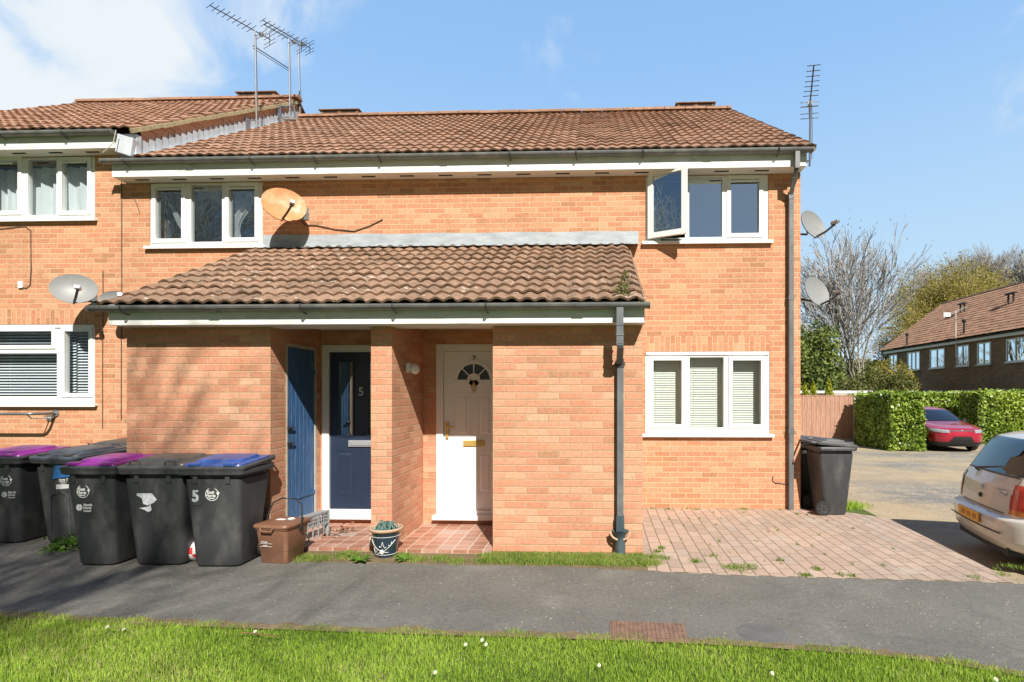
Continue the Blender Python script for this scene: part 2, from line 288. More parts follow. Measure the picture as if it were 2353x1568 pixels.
M_field = earth('rough_grass', [(0.3, (0.06, 0.09, 0.02)), (0.6, (0.11, 0.15, 0.04)), (0.8, (0.16, 0.15, 0.07))], 0.6)
M_dirt = earth('verge_dirt', [(0.3, (0.14, 0.105, 0.06)), (0.55, (0.22, 0.165, 0.10)), (0.75, (0.30, 0.23, 0.14))], 6)
def foliage(name, stops, rough=0.55, trans=0.35, spec=0.3):
    m, nt, b = newmat(name)
    a = nt.nodes.new('ShaderNodeAttribute'); a.attribute_name = 'tone'
    c = ramp(nt, a.outputs['Fac'], stops)
    nt.links.new(c, b.inputs['Base Color']); b.inputs['Roughness'].default_value = rough; b.inputs['Specular IOR Level'].default_value = spec
    tr = nt.nodes.new('ShaderNodeBsdfTranslucent'); nt.links.new(mixc(nt, 1.0, c, (1.3, 1.4, 0.7), 'MULTIPLY'), tr.inputs[0])
    mx = nt.nodes.new('ShaderNodeMixShader'); mx.inputs[0].default_value = trans
    out = [n for n in nt.nodes if n.type == 'OUTPUT_MATERIAL'][0]
    nt.links.new(b.outputs[0], mx.inputs[1]); nt.links.new(tr.outputs[0], mx.inputs[2]); nt.links.new(mx.outputs[0], out.inputs[0]); return m
M_grass = foliage('grass_blade', [(0, (0.11, 0.20, 0.025)), (0.3, (0.23, 0.37, 0.035)), (0.6, (0.36, 0.50, 0.06)), (0.85, (0.47, 0.58, 0.11)), (0.95, (0.50, 0.46, 0.22)), (1, (0.42, 0.33, 0.20))])
M_weed = foliage('weed_leaf', [(0, (0.10, 0.17, 0.03)), (0.5, (0.20, 0.30, 0.05)), (1, (0.34, 0.38, 0.11))])
M_laurel = foliage('hedge_leaf', [(0, (0.07, 0.12, 0.02)), (0.4, (0.21, 0.31, 0.04)), (0.7, (0.38, 0.49, 0.08)), (1, (0.55, 0.62, 0.17))], 0.4, 0.12, 0.5)
M_conifer = foliage('conifer_needles', [(0, (0.05, 0.075, 0.02)), (0.5, (0.13, 0.18, 0.04)), (1, (0.28, 0.31, 0.08))], 0.7, 0.15)
M_gold = foliage('golden_conifer', [(0, (0.22, 0.25, 0.02)), (0.5, (0.40, 0.42, 0.035)), (1, (0.48, 0.47, 0.07))], 0.6, 0.3)
M_willow = foliage('willow_twig_leaf', [(0, (0.16, 0.14, 0.05)), (0.5, (0.30, 0.25, 0.06)), (1, (0.42, 0.36, 0.09))], 0.7, 0.3)
M_shrub = foliage('shrub_leaf', [(0, (0.07, 0.08, 0.03)), (0.5, (0.16, 0.17, 0.055)), (1, (0.27, 0.27, 0.10))], 0.7, 0.3)
M_bark = mat('grey_bark', (0.31, 0.28, 0.22), 0.9, var=0.3, vs=8, dirt=(0.36, 0.35, 0.17), ds=3)
M_twig = mat('grey_twigs', (0.36, 0.34, 0.32), 0.9, var=0.2, vs=3)
M_fencewood = mat('red_brown_fence_board', (0.40, 0.22, 0.15), 0.85, var=0.3, vs=5, dirt=(0.52, 0.35, 0.25), ds=6, stretch=(6, 6, 0.6), bmp=0.3, bs=30)
M_concrete = mat('pale_concrete', (0.50, 0.46, 0.38), 0.9, var=0.12, dirt=(0.34, 0.31, 0.25), ds=5, bmp=0.3)
M_silver = mat('silver_beige_paint', (0.64, 0.61, 0.55), 0.32, metal=0.1, var=0.04, coat=0.8)
M_red = mat('red_car_paint', (0.46, 0.014, 0.04), 0.25, metal=0.35, var=0.03, coat=1.0)
M_carblack = mat('black_car_trim', (0.018, 0.018, 0.02), 0.5)
M_lamp = mat('red_lamp_lens', (0.42, 0.018, 0.012), 0.12, coat=1.0, var=0.1, vs=30)
M_lampor = mat('orange_lamp_lens', (0.55, 0.16, 0.03), 0.15, coat=1.0)
M_lampwh = mat('clear_lamp_lens', (0.30, 0.32, 0.35), 0.1, coat=1.0)
M_plate = mat('yellow_plate', (0.72, 0.36, 0.03), 0.4, var=0.25, vs=12)
M_platew = mat('white_plate', (0.76, 0.76, 0.74), 0.4)
M_grate = mat('rusty_cast_iron', (0.20, 0.12, 0.085), 0.85, var=0.3, vs=14, bmp=0.4)
M_slate = mat('grey_cover', (0.12, 0.12, 0.115), 0.7, var=0.2)
M_ballw = mat('football_white', (0.72, 0.66, 0.64), 0.4, dirt=(0.45, 0.38, 0.33), ds=8)
M_ballr = mat('football_red', (0.55, 0.03, 0.035), 0.4)
M_leafdry = mat('dry_leaf', (0.22, 0.10, 0.05), 0.8, var=0.4, vs=50)
M_petal = mat('daisy_petal', (0.78, 0.78, 0.72), 0.6)
M_yellow = mat('daisy_eye', (0.55, 0.40, 0.04), 0.6)
M_darkpane = mat('dark_fanlight_glass', (0.018, 0.019, 0.02), 0.12, var=0.1)
# ------------------------------------------------------------ mesh helpers
def tag(o, label=None, cat=None, group=None, kind=None):
    for k, v in (('label', label), ('category', cat), ('group', group), ('kind', kind)):
        if v: o[k] = v
    return o
def thing(name, loc, label, cat, rz=0, group=None):
    o = bpy.data.objects.new(name, None); C.objects.link(o); o.empty_display_size = 0.2
    o.location = loc; o.rotation_euler = (0, 0, rz); return tag(o, label, cat, group)
def rootloc(o):
    while o.parent: o = o.parent
    return o.location
class MB:
    def __init__(s): s.v = []; s.f = []; s.uv = {}
    def vs(s, pts): n = len(s.v); s.v += [tuple(p) for p in pts]; return n
    def quad(s, pts, uv=None):
        n = s.vs(pts); 
        if uv: s.uv[len(s.f)] = uv
        s.f.append(tuple(range(n, n+len(pts)))); return s
    def box(s, x0, x1, y0, y1, z0, z1):
        n = s.vs([(x0,y0,z0),(x1,y0,z0),(x1,y1,z0),(x0,y1,z0),(x0,y0,z1),(x1,y0,z1),(x1,y1,z1),(x0,y1,z1)])
        for f in ((0,3,2,1),(4,5,6,7),(0,1,5,4),(1,2,6,5),(2,3,7,6),(3,0,4,7)): s.f.append(tuple(n+i for i in f))
        return s
    def obox(s, c, a, b, d, M=None):   # oriented box: centre, half vectors
        c, a, b, d = map(Vector, (c, a, b, d)); P = [c+a*i+b*j+d*k for k in (-1, 1) for j in (-1, 1) for i in (-1, 1)]
        n = s.vs(P)
        for f in ((0,2,3,1),(4,5,7,6),(0,1,5,4),(1,3,7,5),(3,2,6,7),(2,0,4,6)): s.f.append(tuple(n+i for i in f))
        return s
    def tube(s, pts, r, n=8, cap=True):
        pts = [Vector(p) for p in pts]; rr = r if isinstance(r, (list, tuple)) else [r]*len(pts)
        base = []; up = None
        for i, p in enumerate(pts):
            t = (pts[min(i+1, len(pts)-1)]-pts[max(i-1, 0)]).normalized()
            if up is None: up = Vector((0, 0, 1)) if abs(t.z) < 0.9 else Vector((1, 0, 0))
            a = t.cross(up).normalized(); b = t.cross(a).normalized(); up = -b if False else up
            base.append(s.vs([p+(a*math.cos(2*math.pi*k/n)+b*math.sin(2*math.pi*k/n))*rr[i] for k in range(n)]))
        for i in range(len(pts)-1):
            for k in range(n): s.f.append((base[i]+k, base[i]+(k+1) % n, base[i+1]+(k+1) % n, base[i+1]+k))
        if cap: s.f.append(tuple(base[0]+k for k in range(n))[::-1]); s.f.append(tuple(base[-1]+k for k in range(n)))
        return s
    def lathe(s, prof, c=(0, 0, 0), n=24, axis=(0, 0, 1), cap=True):
        ax = Vector(axis).normalized(); a = ax.orthogonal().normalized(); b = ax.cross(a); c = Vector(c); base = []
        for r, h in prof: base.append(s.vs([c+ax*h+(a*math.cos(2*math.pi*k/n)+b*math.sin(2*math.pi*k/n))*r for k in range(n)]))
        for i in range(len(prof)-1):
            for k in range(n): s.f.append((base[i]+k, base[i]+(k+1) % n, base[i+1]+(k+1) % n, base[i+1]+k))
        if cap: s.f.append(tuple(base[0]+k for k in range(n))[::-1]); s.f.append(tuple(base[-1]+k for k in range(n)))
        return s
    def prism(s, poly, p0, p1, close=True):   # poly: list of (Vector offsets) extruded from p0 to p1
        p0, p1 = Vector(p0), Vector(p1); n = len(poly)
        a = s.vs([p0+Vector(q) for q in poly]); b = s.vs([p1+Vector(q) for q in poly])
        for k in range(n if close else n-1): s.f.append((a+k, a+(k+1) % n, b+(k+1) % n, b+k))
        if close: s.f.append(tuple(a+k for k in range(n))[::-1]); s.f.append(tuple(b+k for k in range(n)))
        return s
    def loft(s, rings, cap=True):
        base = [s.vs(r) for r in rings]; n = len(rings[0])
        for i in range(len(rings)-1):
            for k in range(n): s.f.append((base[i]+k, base[i]+(k+1) % n, base[i+1]+(k+1) % n, base[i+1]+k))
        if cap: s.f.append(tuple(base[0]+k for k in range(n))[::-1]); s.f.append(tuple(base[-1]+k for k in range(n)))
        return s
    def plate(s, x0, x1, z0, z1, y0, y1, holes):
        """upright slab facing -Y at y0, back at y1, with rectangular holes (x0,x1,z0,z1) and their reveals"""
        xs = sorted({x0, x1, *[h[0] for h in holes], *[h[1] for h in holes]}); zs = sorted({z0, z1, *[h[2] for h in holes], *[h[3] for h in holes]})
        xs = [x for x in xs if x0 <= x <= x1]; zs = [z for z in zs if z0 <= z <= z1]
        for i in range(len(xs)-1):
            for j in range(len(zs)-1):
                cx, cz = (xs[i]+xs[i+1])/2, (zs[j]+zs[j+1])/2
                if any(h[0] < cx < h[1] and h[2] < cz < h[3] for h in holes): continue
                a, b, c, d = xs[i], xs[i+1], zs[j], zs[j+1]
                s.quad([(a,y0,c),(b,y0,c),(b,y0,d),(a,y0,d)]); s.quad([(b,y1,c),(a,y1,c),(a,y1,d),(b,y1,d)])
        for a, b, c, d in holes+[None] if False else holes:
            a, b, c, d = max(a, x0), min(b, x1), max(c, z0), min(d, z1)
            if a > x0: s.quad([(a,y0,c),(a,y0,d),(a,y1,d),(a,y1,c)])
            if b < x1: s.quad([(b,y0,d),(b,y0,c),(b,y1,c),(b,y1,d)])
            if c > z0: s.quad([(b,y0,c),(a,y0,c),(a,y1,c),(b,y1,c)])
            if d < z1: s.quad([(a,y0,d),(b,y0,d),(b,y1,d),(a,y1,d)])
        s.quad([(x0,y1,z0),(x0,y0,z0),(x0,y0,z1),(x0,y1,z1)][::-1]); s.quad([(x1,y0,z0),(x1,y1,z0),(x1,y1,z1),(x1,y0,z1)])
        s.quad([(x0,y0,z1),(x1,y0,z1),(x1,y1,z1),(x0,y1,z1)]); s.quad([(x0,y1,z0),(x1,y1,z0),(x1,y0,z0),(x0,y0,z0)])
        return s
    def build(s, name, m, parent=None, world=False, bevel=0, smooth=False, angle=40):
        me = bpy.data.meshes.new(name)
        off = rootloc(parent) if (world and parent) else Vector((0, 0, 0))
        me.from_pydata([(x-off[0], y-off[1], z-off[2]) for x, y, z in s.v], [], s.f)
        uvl = me.uv_layers.new(name='UVMap'); dat = uvl.data
        for p in me.polygons:
            if p.index in s.uv:
                for k, li in enumerate(p.loop_indices): dat[li].uv = s.uv[p.index][k]
                continue
            nx, ny, nz = (abs(t) for t in p.normal)
            for li in p.loop_indices:
                v = s.v[me.loops[li].vertex_index]
                dat[li].uv = (v[0], v[1]) if nz > nx and nz > ny else ((v[1], v[2]) if nx > ny else (v[0], v[2]))
        me.materials.append(m)
        o = bpy.data.objects.new(name, me); C.objects.link(o)
        if parent: o.parent = parent
        if smooth:
            bm = bmesh.new(); bm.from_mesh(me); bmesh.ops.remove_doubles(bm, verts=bm.verts, dist=1e-5)
            bmesh.ops.recalc_face_normals(bm, faces=bm.faces)
            for f in bm.faces: f.smooth = True
            for e in bm.edges:
                if len(e.link_faces) == 2 and e.calc_face_angle(0) > R(angle): e.smooth = False
            bm.to_mesh(me); bm.free()
        elif not s.uv:
            bm = bmesh.new(); bm.from_mesh(me); bmesh.ops.recalc_face_normals(bm, faces=bm.faces); bm.to_mesh(me); bm.free()
        if bevel:
            b = o.modifiers.new('bevel', 'BEVEL'); b.width = bevel; b.segments = 2; b.limit_method = 'ANGLE'; b.angle_limit = R(40)
        return o
def npmesh(name, V, Fq, m, parent=None, tone=None, nper=4, smooth=False):
    """fast mesh from arrays; tone = one value per face, kept as a point attribute"""
    me = bpy.data.meshes.new(name); V = np.asarray(V, dtype=np.float32); Fq = np.asarray(Fq, dtype=np.int32)
    nf = len(Fq); me.vertices.add(len(V)); me.vertices.foreach_set('co', V.ravel())
    me.loops.add(nf*nper); me.loops.foreach_set('vertex_index', Fq.ravel())
    me.polygons.add(nf); me.polygons.foreach_set('loop_start', np.arange(nf, dtype=np.int32)*nper)
    me.polygons.foreach_set('loop_total', np.full(nf, nper, dtype=np.int32)); me.update(calc_edges=True)
    if tone is not None:
        a = me.attributes.new('tone', 'FLOAT', 'POINT'); t = np.zeros(len(V), dtype=np.float32); t[:] = 0.5
        if len(tone) == len(V): t = np.asarray(tone, dtype=np.float32)
        else:
            for k in range(nper): t[Fq[:, k]] = tone
        a.data.foreach_set('value', t)
    if smooth: me.polygons.foreach_set('use_smooth', np.ones(nf, dtype=bool))
    me.materials.append(m); o = bpy.data.objects.new(name, me); C.objects.link(o)
    if parent: o.parent = parent
    return o
def rrect(w, d, r, cx=0, cy=0, z=0, nc=4, fx=None):
    pts = []
    for qx, qy, a0 in ((1, -1, -90), (1, 1, 0), (-1, 1, 90), (-1, -1, 180)):
        for k in range(nc+1):
            a = R(a0+90*k/nc); pts.append((cx+qx*(w/2-r)+r*math.cos(a), cy+qy*(d/2-r)+r*math.sin(a), z))
    return pts
def text(body, size, name, m, parent, loc, rot=(math.pi/2, 0, 0), ext=0.0015, align='CENTER', bold=0.0, sx=1.0):
    cu = bpy.data.curves.new(name, 'FONT'); cu.body = body; cu.size = size; cu.extrude = ext; cu.align_x = align; cu.align_y = 'CENTER'; cu.offset = bold; cu.resolution_u = 3
    t = bpy.data.objects.new(name, cu); C.objects.link(t)
    dg = bpy.context.evaluated_depsgraph_get(); me = bpy.data.meshes.new_from_object(t.evaluated_get(dg)); bpy.data.objects.remove(t)
    me.transform(Matrix.Translation(loc) @ Euler(rot).to_matrix().to_4x4() @ Matrix.Diagonal((sx, 1, 1, 1)))
    me.materials.clear(); me.materials.append(m); o = bpy.data.objects.new(name, me); C.objects.link(o); o.parent = parent; return o
def children(o): return [c for c in bpy.data.objects if c.parent == o]
def dup(root, loc, rz, label, group=None):
    def cp(o, par):
        c = o.copy(); C.objects.link(c)
        if par: c.parent = par
        for ch in children(o): cp(ch, c)
        return c
    c = cp(root, None); c.location = loc; c.rotation_euler = (0, 0, rz); c['label'] = label
    if group: c['group'] = group
    return c
rnd = random.Random(7)
def tileroof(name, m, parent, o, a, s, width, length, gauge=0.30, pitch=0.15, amp=0.024, seed=1, ragged=0.012, res=6, tilt=0.030, half=False):
    """rows of pantiles: o = lower left corner, a = across, s = up the slope"""
    a, s = Vector(a).normalized(), Vector(s).normalized(); n = a.cross(s).normalized(); o = Vector(o)
    if n.z < 0: n = -n
    rg = random.Random(seed); mb = MB(); rows = int(math.ceil(length/gauge)); nx = int(round(width/pitch))*res
    for j in range(rows):
        t0, t1 = j*gauge, min((j+1)*gauge+0.05, length); off = 0.15*(j % 2) if half else 0
        jit = {}
        def J(i):
            k = int((i/res*pitch+off)/0.30)
            if k not in jit: jit[k] = (rg.gauss(0, ragged*0.5), rg.gauss(0, 0.0035), rg.gauss(0, 0.004))
            return jit[k]
        lo, hi, un = [], [], []; uvs = []
        for i in range(nx+1):
            x = i/nx*width; ph = 2*math.pi*(x/pitch); w = 0.5-0.5*math.cos(ph); h = amp*(w**0.75)
            d0, h0, tl = J(min(i, nx-1)); y0 = t0+d0
            lo.append(o+a*x+s*y0+n*(h+tilt+h0)); hi.append(o+a*x+s*t1+n*(h+h0*0.3)); un.append(o+a*x+s*(y0+0.004)+n*(h+tilt+h0-0.024))
        L, H, U = mb.vs(lo), mb.vs(hi), mb.vs(un)
        for i in range(nx):
            x0, x1 = i/nx*width, (i+1)/nx*width; v0, v1 = t0+0.004, t0+gauge-0.004
            mb.uv[len(mb.f)] = [(x0, v0), (x1, v0), (x1, v1), (x0, v1)]; mb.f.append((L+i, L+i+1, H+i+1, H+i))
            mb.uv[len(mb.f)] = [(x0, v0), (x0, v0+.01), (x1, v0+.01), (x1, v0)]; mb.f.append((L+i, U+i, U+i+1, L+i+1))
        for i in (0, nx):   # verge ends
            q = mb.vs([lo[i], hi[i], hi[i]-n*0.03, lo[i]-n*0.05]); mb.uv[len(mb.f)] = [(i/nx*width, t0)]*4
            mb.f.append((q, q+1, q+2, q+3))
    ob = mb.build(name, m, parent, world=True)
    for p in ob.data.polygons: p.use_smooth = False
    return ob
def halfgutter(mb, x0, x1, y, z, r=0.056, t=0.006):
    pr = [(0, r*math.cos(R(a)), r*math.sin(R(a))) for a in range(180, 361, 18)]+[(0, (r-t)*math.cos(R(a)), (r-t)*math.sin(R(a))) for a in range(360, 179, -18)]
    mb.prism(pr, (x0, y, z), (x1, y, z)); return mb
# ------------------------------------------------------------ ground, path, drive, court
def polyslab(name, m, pts, z1, z0, kind='structure', bev=0):
    mb = MB(); n = len(pts); a = mb.vs([(x, y, z1) for x, y in pts]); b = mb.vs([(x, y, z0) for x, y in pts])
    mb.f.append(tuple(range(a, a+n))); 
    for k in range(n): mb.f.append((a+k, b+k, b+(k+1) % n, a+(k+1) % n))
    o = mb.build(name, m); bm = bmesh.new(); bm.from_mesh(o.data); bmesh.ops.triangulate(bm, faces=[f for f in bm.faces if len(f.verts) > 4]); bm.to_mesh(o.data); bm.free()
    return tag(o, kind=kind)
def cz(Y): return max(-0.36, -0.17-0.022*max(0, Y-8.5))
def sheet(name, m, x0, x1, ys, dz=0.0):
    mb = MB(); a = [mb.vs([(x0, y, cz(y)+dz), (x1, y, cz(y)+dz)]) for y in ys]
    for i in range(len(ys)-1): mb.f.append((a[i], a[i]+1, a[i+1]+1, a[i+1]))
    return tag(mb.build(name, m), kind='structure')
sheet('ground', M_field, -500, 500, [-300, 0, 8.5, 17.1, 40, 900], -0.05)
sheet('parking_court', M_court, 2.6, 60, [2.2, 8.5, 12, 15, 17.1, 26.5])
near = [(-900, 1400), (-300, 1404), (0, 1410), (200, 1421), (500, 1434), (700, 1441), (1000, 1451), (1400, 1463), (1700, 1476), (2000, 1496), (2200, 1520), (2353, 1548)]
PN = [GR(x, y) for x, y in near]; PN += [(PN[-1][0]+0.8, PN[-1][1]-0.32), (PN[-1][0]+1.6, PN[-1][1]-0.9), (PN[-1][0]+2.2, PN[-1][1]-2.2)]
far_ = [(2353, 1342), (2200, 1336), (2000, 1331), (1700, 1323), (1500, 1313), (1300, 1303), (1000, 1297), (665, 1291)]
PF = [(8.6, 0.4), (8.4, 2.6), (7.4, 3.9), (5.8, 4.55)]+[GR(x, y) for x, y in far_]+[(-3.05, 5.5), (-3.3, 5.62), (-5.0, 5.62), (-5.0, 6.1), (-14, 6.1)]
polyslab('path', M_path, PN+PF, 0.0, -0.24)
lawn = [(-30, PN[0][1])]+[(x, y+0.0) for x, y in PN]+[(5.9, -12), (-30, -12)]
polyslab('lawn', M_earth, [(x, y) for x, y in lawn], -0.012, -0.13)
dr = [GR(2338, 1340.5), GR(2200, 1336), GR(2000, 1331), GR(1700, 1323), GR(1500, 1313), (0.52, 5.03), (0.52, 7.9), (3.30, 7.9), GR(2040, 1192)]
dro = polyslab('driveway', M_paver, [(x, y) for x, y in dr], 0.006, -0.25)
for l in dro.data.uv_layers[0].data: l.uv = (l.uv[1], l.uv[0]-.02*l.uv[1])
polyslab('verge', M_dirt, [GR(665, 1291), GR(1000, 1297), GR(1300, 1303), GR(1500, 1313), (0.52, 5.72), (-3.4, 5.72), (-3.4, 5.4)], 0.003, -0.1)
polyslab('back_garden', M_field, [(-14, 6.1), (-5.0, 6.1), (-5.0, 7.9), (-14, 7.9)], 0.02, -0.1)
polyslab('grass_verge', M_field, [(3.30, 7.95), GR(2040, 1195, -0.0), (3.95, 8.4), (3.45, 10.5), (2.9, 10.5), (2.9, 7.95)], -0.02, -0.35)
# ------------------------------------------------------------ the terrace
YW, YP, YD = 7.85, 5.60, 6.655      # main wall, porch front, recessed door wall
XL, XR, XN = -6.62, 2.966, -11.6
hs = thing('brick_house', (-2.0, YW, 0), 'end of terrace brick house with tiled lean-to porch over two recessed front doors', 'house')
nb = thing('brick_house', (-9.0, YW, 0), 'neighbouring brick house at the left edge, its orange tiled roof stepped higher', 'house')
def rect(px, Y): 
    x0, x1, y0, y1 = px; ym = (y0+y1)/2; xm = (x0+x1)/2
    return (PX(x0, ym, Y)[0], PX(x1, ym, Y)[0], PX(xm, y1, Y)[1], PX(xm, y0, Y)[1])
ZS = 4.775                       # soffit height of the main roof
W1 = list(rect((344, 603, 410, 567), YW)); W1[3] = ZS
W2 = list(rect((1483, 1766, 389, 556), YW)); W2[3] = ZS
W3 = list(rect((1482.7, 1769, 808, 998), YW))
W0 = list(rect((-46, 218, 340, 505.5), YW)); W0[3] = ZS+0.42
W4 = list(rect((-46, 218, 746, 929), YW))
walls = MB().plate(XL, XR, -0.1, ZS, YW, YW+0.25, [tuple(W1), tuple(W2), tuple(W3), (W3[0], W3[1], W3[3], W3[3]+0.225), (-3.3, -2.4, 0.1, 2.3), (-1.9, -1.0, 0.1, 2.3)])
sold = lambda mb, x0, x1, z0: mb.quad([(x0, YW+0.001, z0), (x1, YW+0.001, z0), (x1, YW+0.001, z0+0.225), (x0, YW+0.001, z0+0.225)], [(0.0, x0), (0.0, x1), (0.225, x1), (0.225, x0)])
walls.box(XR-0.25, XR, YW+0.25, 16.2, -0.4, ZS); walls.box(XL, XL+0.1, YW+0.25, 16.2, -0.1, ZS); walls.box(XL, XR, 16.0, 16.2, -0.4, ZS)
hyr, hzr = 11.95, 7.82
for X in (XR-0.25,):   # gable end under the ridge
    walls.quad([(X+.25, YW, ZS), (X+.25, 16.1, ZS), (X+.25, hyr, hzr-.1)]); walls.quad([(X, YW, ZS), (X, hyr, hzr-.1), (X, 16.1, ZS)])
sold(walls, W3[0], W3[1], W3[3])
for f in range(len(walls.f)): pass
walls.build('wall', M_brick, hs, world=True)
nw = MB().plate(XN, XL-0.001, -0.1, ZS+0.42, YW, YW+0.25, [tuple(W0), tuple(W4), (W4[0], W4[1], W4[3], W4[3]+0.225)])
sold(nw, W4[0], W4[1], W4[3])
nzr = hzr+0.43
nw.quad([(XL+.003, YW-.1, 4.80), (XL+.003, 16.1, 4.9), (XL+.003, hyr, nzr-.045), (XL+.003, YW-.1, 5.53)])
nw.quad([(XN+.02, YW, 5.1), (XN+.02, 16.1, 5.1), (XN+.02, hyr, nzr-.10)]); nw.box(XL-0.12, XL-.01, YW+.25, 16.0, 0, 5.1); nw.box(XN, XN+.2, YW+.25, 16.0, -.1, 5.1); nw.box(XN, XL, 15.9, 16.1, -.1, 5.1)
nw.build('wall', M_brick, nb, world=True)
# rooms behind the windows
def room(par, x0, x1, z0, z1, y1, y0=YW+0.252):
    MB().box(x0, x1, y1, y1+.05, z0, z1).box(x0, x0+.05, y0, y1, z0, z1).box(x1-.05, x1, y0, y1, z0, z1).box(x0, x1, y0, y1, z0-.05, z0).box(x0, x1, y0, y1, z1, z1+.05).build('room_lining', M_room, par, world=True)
room(hs, -6.515, -3.6, 2.7, 4.9, 10.2); room(hs, 0.2, 2.68, 2.7, 4.9, 10.2); room(hs, 0.2, 2.68, 0.15, 2.5, 10.2)
room(nb, -9.6, -6.8, 3.0, 5.3, 10.2); room(nb, -9.6, -6.8, 0.3, 2.6, 10.2)
# ------------------------------------------------------------ windows
def window(par, rc, panes, sill=None, solid=False, gm=M_glass, yf=YW+0.012, th=0.07, glassy=True, name='window', sm=M_white):
    """panes: (x0,x1,z0,z1,casement)"""
    x0, x1, z0, z1 = rc
    fr = MB().plate(x0+.004, x1-.004, z0+.004, z1-.004, yf, yf+th, [p[:4] for p in panes])
    win = fr.build(name, sm, par, world=True, bevel=0.005)
    for i, p in enumerate(panes):
        if len(p) > 4 and p[4]:
            a, b, c, d = p[:4]; m = p[4]
            MB().plate(a-m, b+m, c-m, d+m, yf-.016, yf-.002, [(a+.002, b-.002, c+.002, d-.002)]).build('casement', sm, win, world=True, bevel=0.004)
        a, b, c, d = p[:4]
        MB().quad([(a-.01, yf+.035, c-.01), (b+.01, yf+.035, c-.01), (b+.01, yf+.035, d+.01), (a-.01, yf+.035, d+.01)]).build('pane', gm, win, world=True)
    if sill:
        MB().box(x0-.05, x1+.05, yf-.075, yf+.02, z0-.028, z0+.004).box(x0-.05, x1+.05, yf-.075, yf-.055, z0-.04, z0-.02).build('sill', sm, win, world=True, bevel=0.004)
    return win
def pr(px, Y=YW, cas=0.055): return tuple(rect(px, Y))+(cas,)
w1 = window(hs, W1, [pr((357, 417, 431, 549)), pr((437.6, 509, 424.5, 555.5), cas=0), pr((525, 585.6, 428, 546.5))], True)
w2p = [pr((1501, 1567, 411, 537), cas=0), pr((1584, 1660, 407, 544.6), cas=0), pr((1679.7, 1744.7, 411.7, 536))]
a = w2p[0]; w2p[0] = (a[0]-.06, a[1]+.05, a[2]-.06, a[3]+.06, 0)
x0, x1, z0, z1 = W2
w2 = MB().plate(x0+.004, x1-.004, z0+.004, z1-.004, YW+.012, YW+.082, [p[:4] for p in w2p]).build('window', M_white, hs, world=True, bevel=.005)
for p in w2p[1:]:
    a, b, c, d = p[:4]; MB().quad([(a-.01, YW+.047, c-.01), (b+.01, YW+.047, c-.01), (b+.01, YW+.047, d+.01), (a-.01, YW+.047, d+.01)]).build('pane', M_glassblue, w2, world=True)
a, b, c, d = w2p[2][:4]; MB().plate(a-.055, b+.055, c-.055, d+.055, YW-.004, YW+.010, [(a, b, c, d)]).build('casement', M_white, w2, world=True, bevel=.004)
MB().box(x0-.05, x1+.05, YW-.063, YW+.03, z0-.028, z0+.004).box(x0-.05, x1+.05, YW-.063, YW-.043, z0-.04, z0-.02).build('sill', M_white, w2, world=True, bevel=.004)
# the open casement, hinged on its left side
a, b, c, d = w2p[0][:4]; cw, ch = b-a+.05, d-c+.05
cs = MB().plate(0, cw, 0, ch, 0, .05, [(.075, cw-.075, .075, ch-.075)])
pn = MB().quad([(.07, .025, .07), (cw-.07, .025, .07), (cw-.07, .025, ch-.07), (.07, .025, ch-.07)])
hd = MB().box(cw-.05, cw-.03, .052, .075, ch/2-.05, ch/2+.05)
ang = -R(27)
for mb in (cs, pn, hd): mb.v = [(a-.025+x*math.cos(ang)-y*math.sin(ang), YW-.052+x*math.sin(ang)+y*math.cos(ang), c-.025+z) for x, y, z in mb.v]
oc = cs.build('open_casement', M_white, w2, world=True, bevel=.004)
pn.build('pane', M_glassblue, w2, world=True); hd.build('handle', M_white, w2, world=True)
MB().box(-.0+b-.35, b-.05, YW-.05, YW+.01, c-.035, c-.02).build('window_stay', M_steel, w2, world=True)
w3 = window(hs, W3, [pr((1501, 1566.8, 828, 976)), pr((1585, 1663.5, 821, 983), cas=0), pr((1683.6, 1749.5, 828, 976))], True, gm=M_glass_lo)
w0 = window(nb, W0, [pr((-22, 41, 369.6, 485)), pr((62, 128, 365, 494), cas=0), pr((142, 201, 369.6, 485))], True, gm=M_glasspale)
w4 = window(nb, W4, [pr((-24, 119, 761, 794), cas=0.05), pr((-30, 129, 812, 911), cas=0), pr((148, 204, 761, 904))], True, gm=M_glass_lo)
for w, rc in ((w3, W3), (w4, W4)):
    MB().box(rc[0]+.01, rc[1]-.01, YW-.006, YW+.011, rc[3]-.05, rc[3]-.006).build('head_trim', M_white, w, world=True, bevel=.003)
for w, rc, zt in ((w1, W1, ZS), (w2, W2, ZS), (w0, W0, ZS+.42)):   # trickle vents
    for k in (0.06, 0.70): 
        xa = rc[0]+(rc[1]-rc[0])*k; MB().box(xa, xa+.40, YW-.006, YW+.011, zt-.10, zt-.078).build('trickle_vent', M_white, w, world=True, bevel=.003)
def blind(par, rc, m, pitch=.026, w=.024, tilt=55, y=YW+.17, lift=0):
    mb = MB(); x0, x1, z0, z1 = rc; z = z0+.02+lift; t = R(tilt)
    while z < z1-.02:
        mb.quad([(x0, y-w/2*math.cos(t), z+w/2*math.sin(t)), (x1, y-w/2*math.cos(t), z+w/2*math.sin(t)), (x1, y+w/2*math.cos(t), z-w/2*math.sin(t)), (x0, y+w/2*math.cos(t), z-w/2*math.sin(t))]); z += pitch*(1+rnd.uniform(-.04, .04))
    mb.box(x0, x1, y-.02, y+.02, z1-.04, z1)
    for k in (.2, .8): mb.tube([(x0+(x1-x0)*k, y-.014, z0), (x0+(x1-x0)*k, y-.014, z1)], .0012, 4)
    return mb.build('venetian_blind', m, par, world=True)
xs3 = [W3[0]+.05, W3[0]+.60, W3[1]-.58, W3[1]-.04]
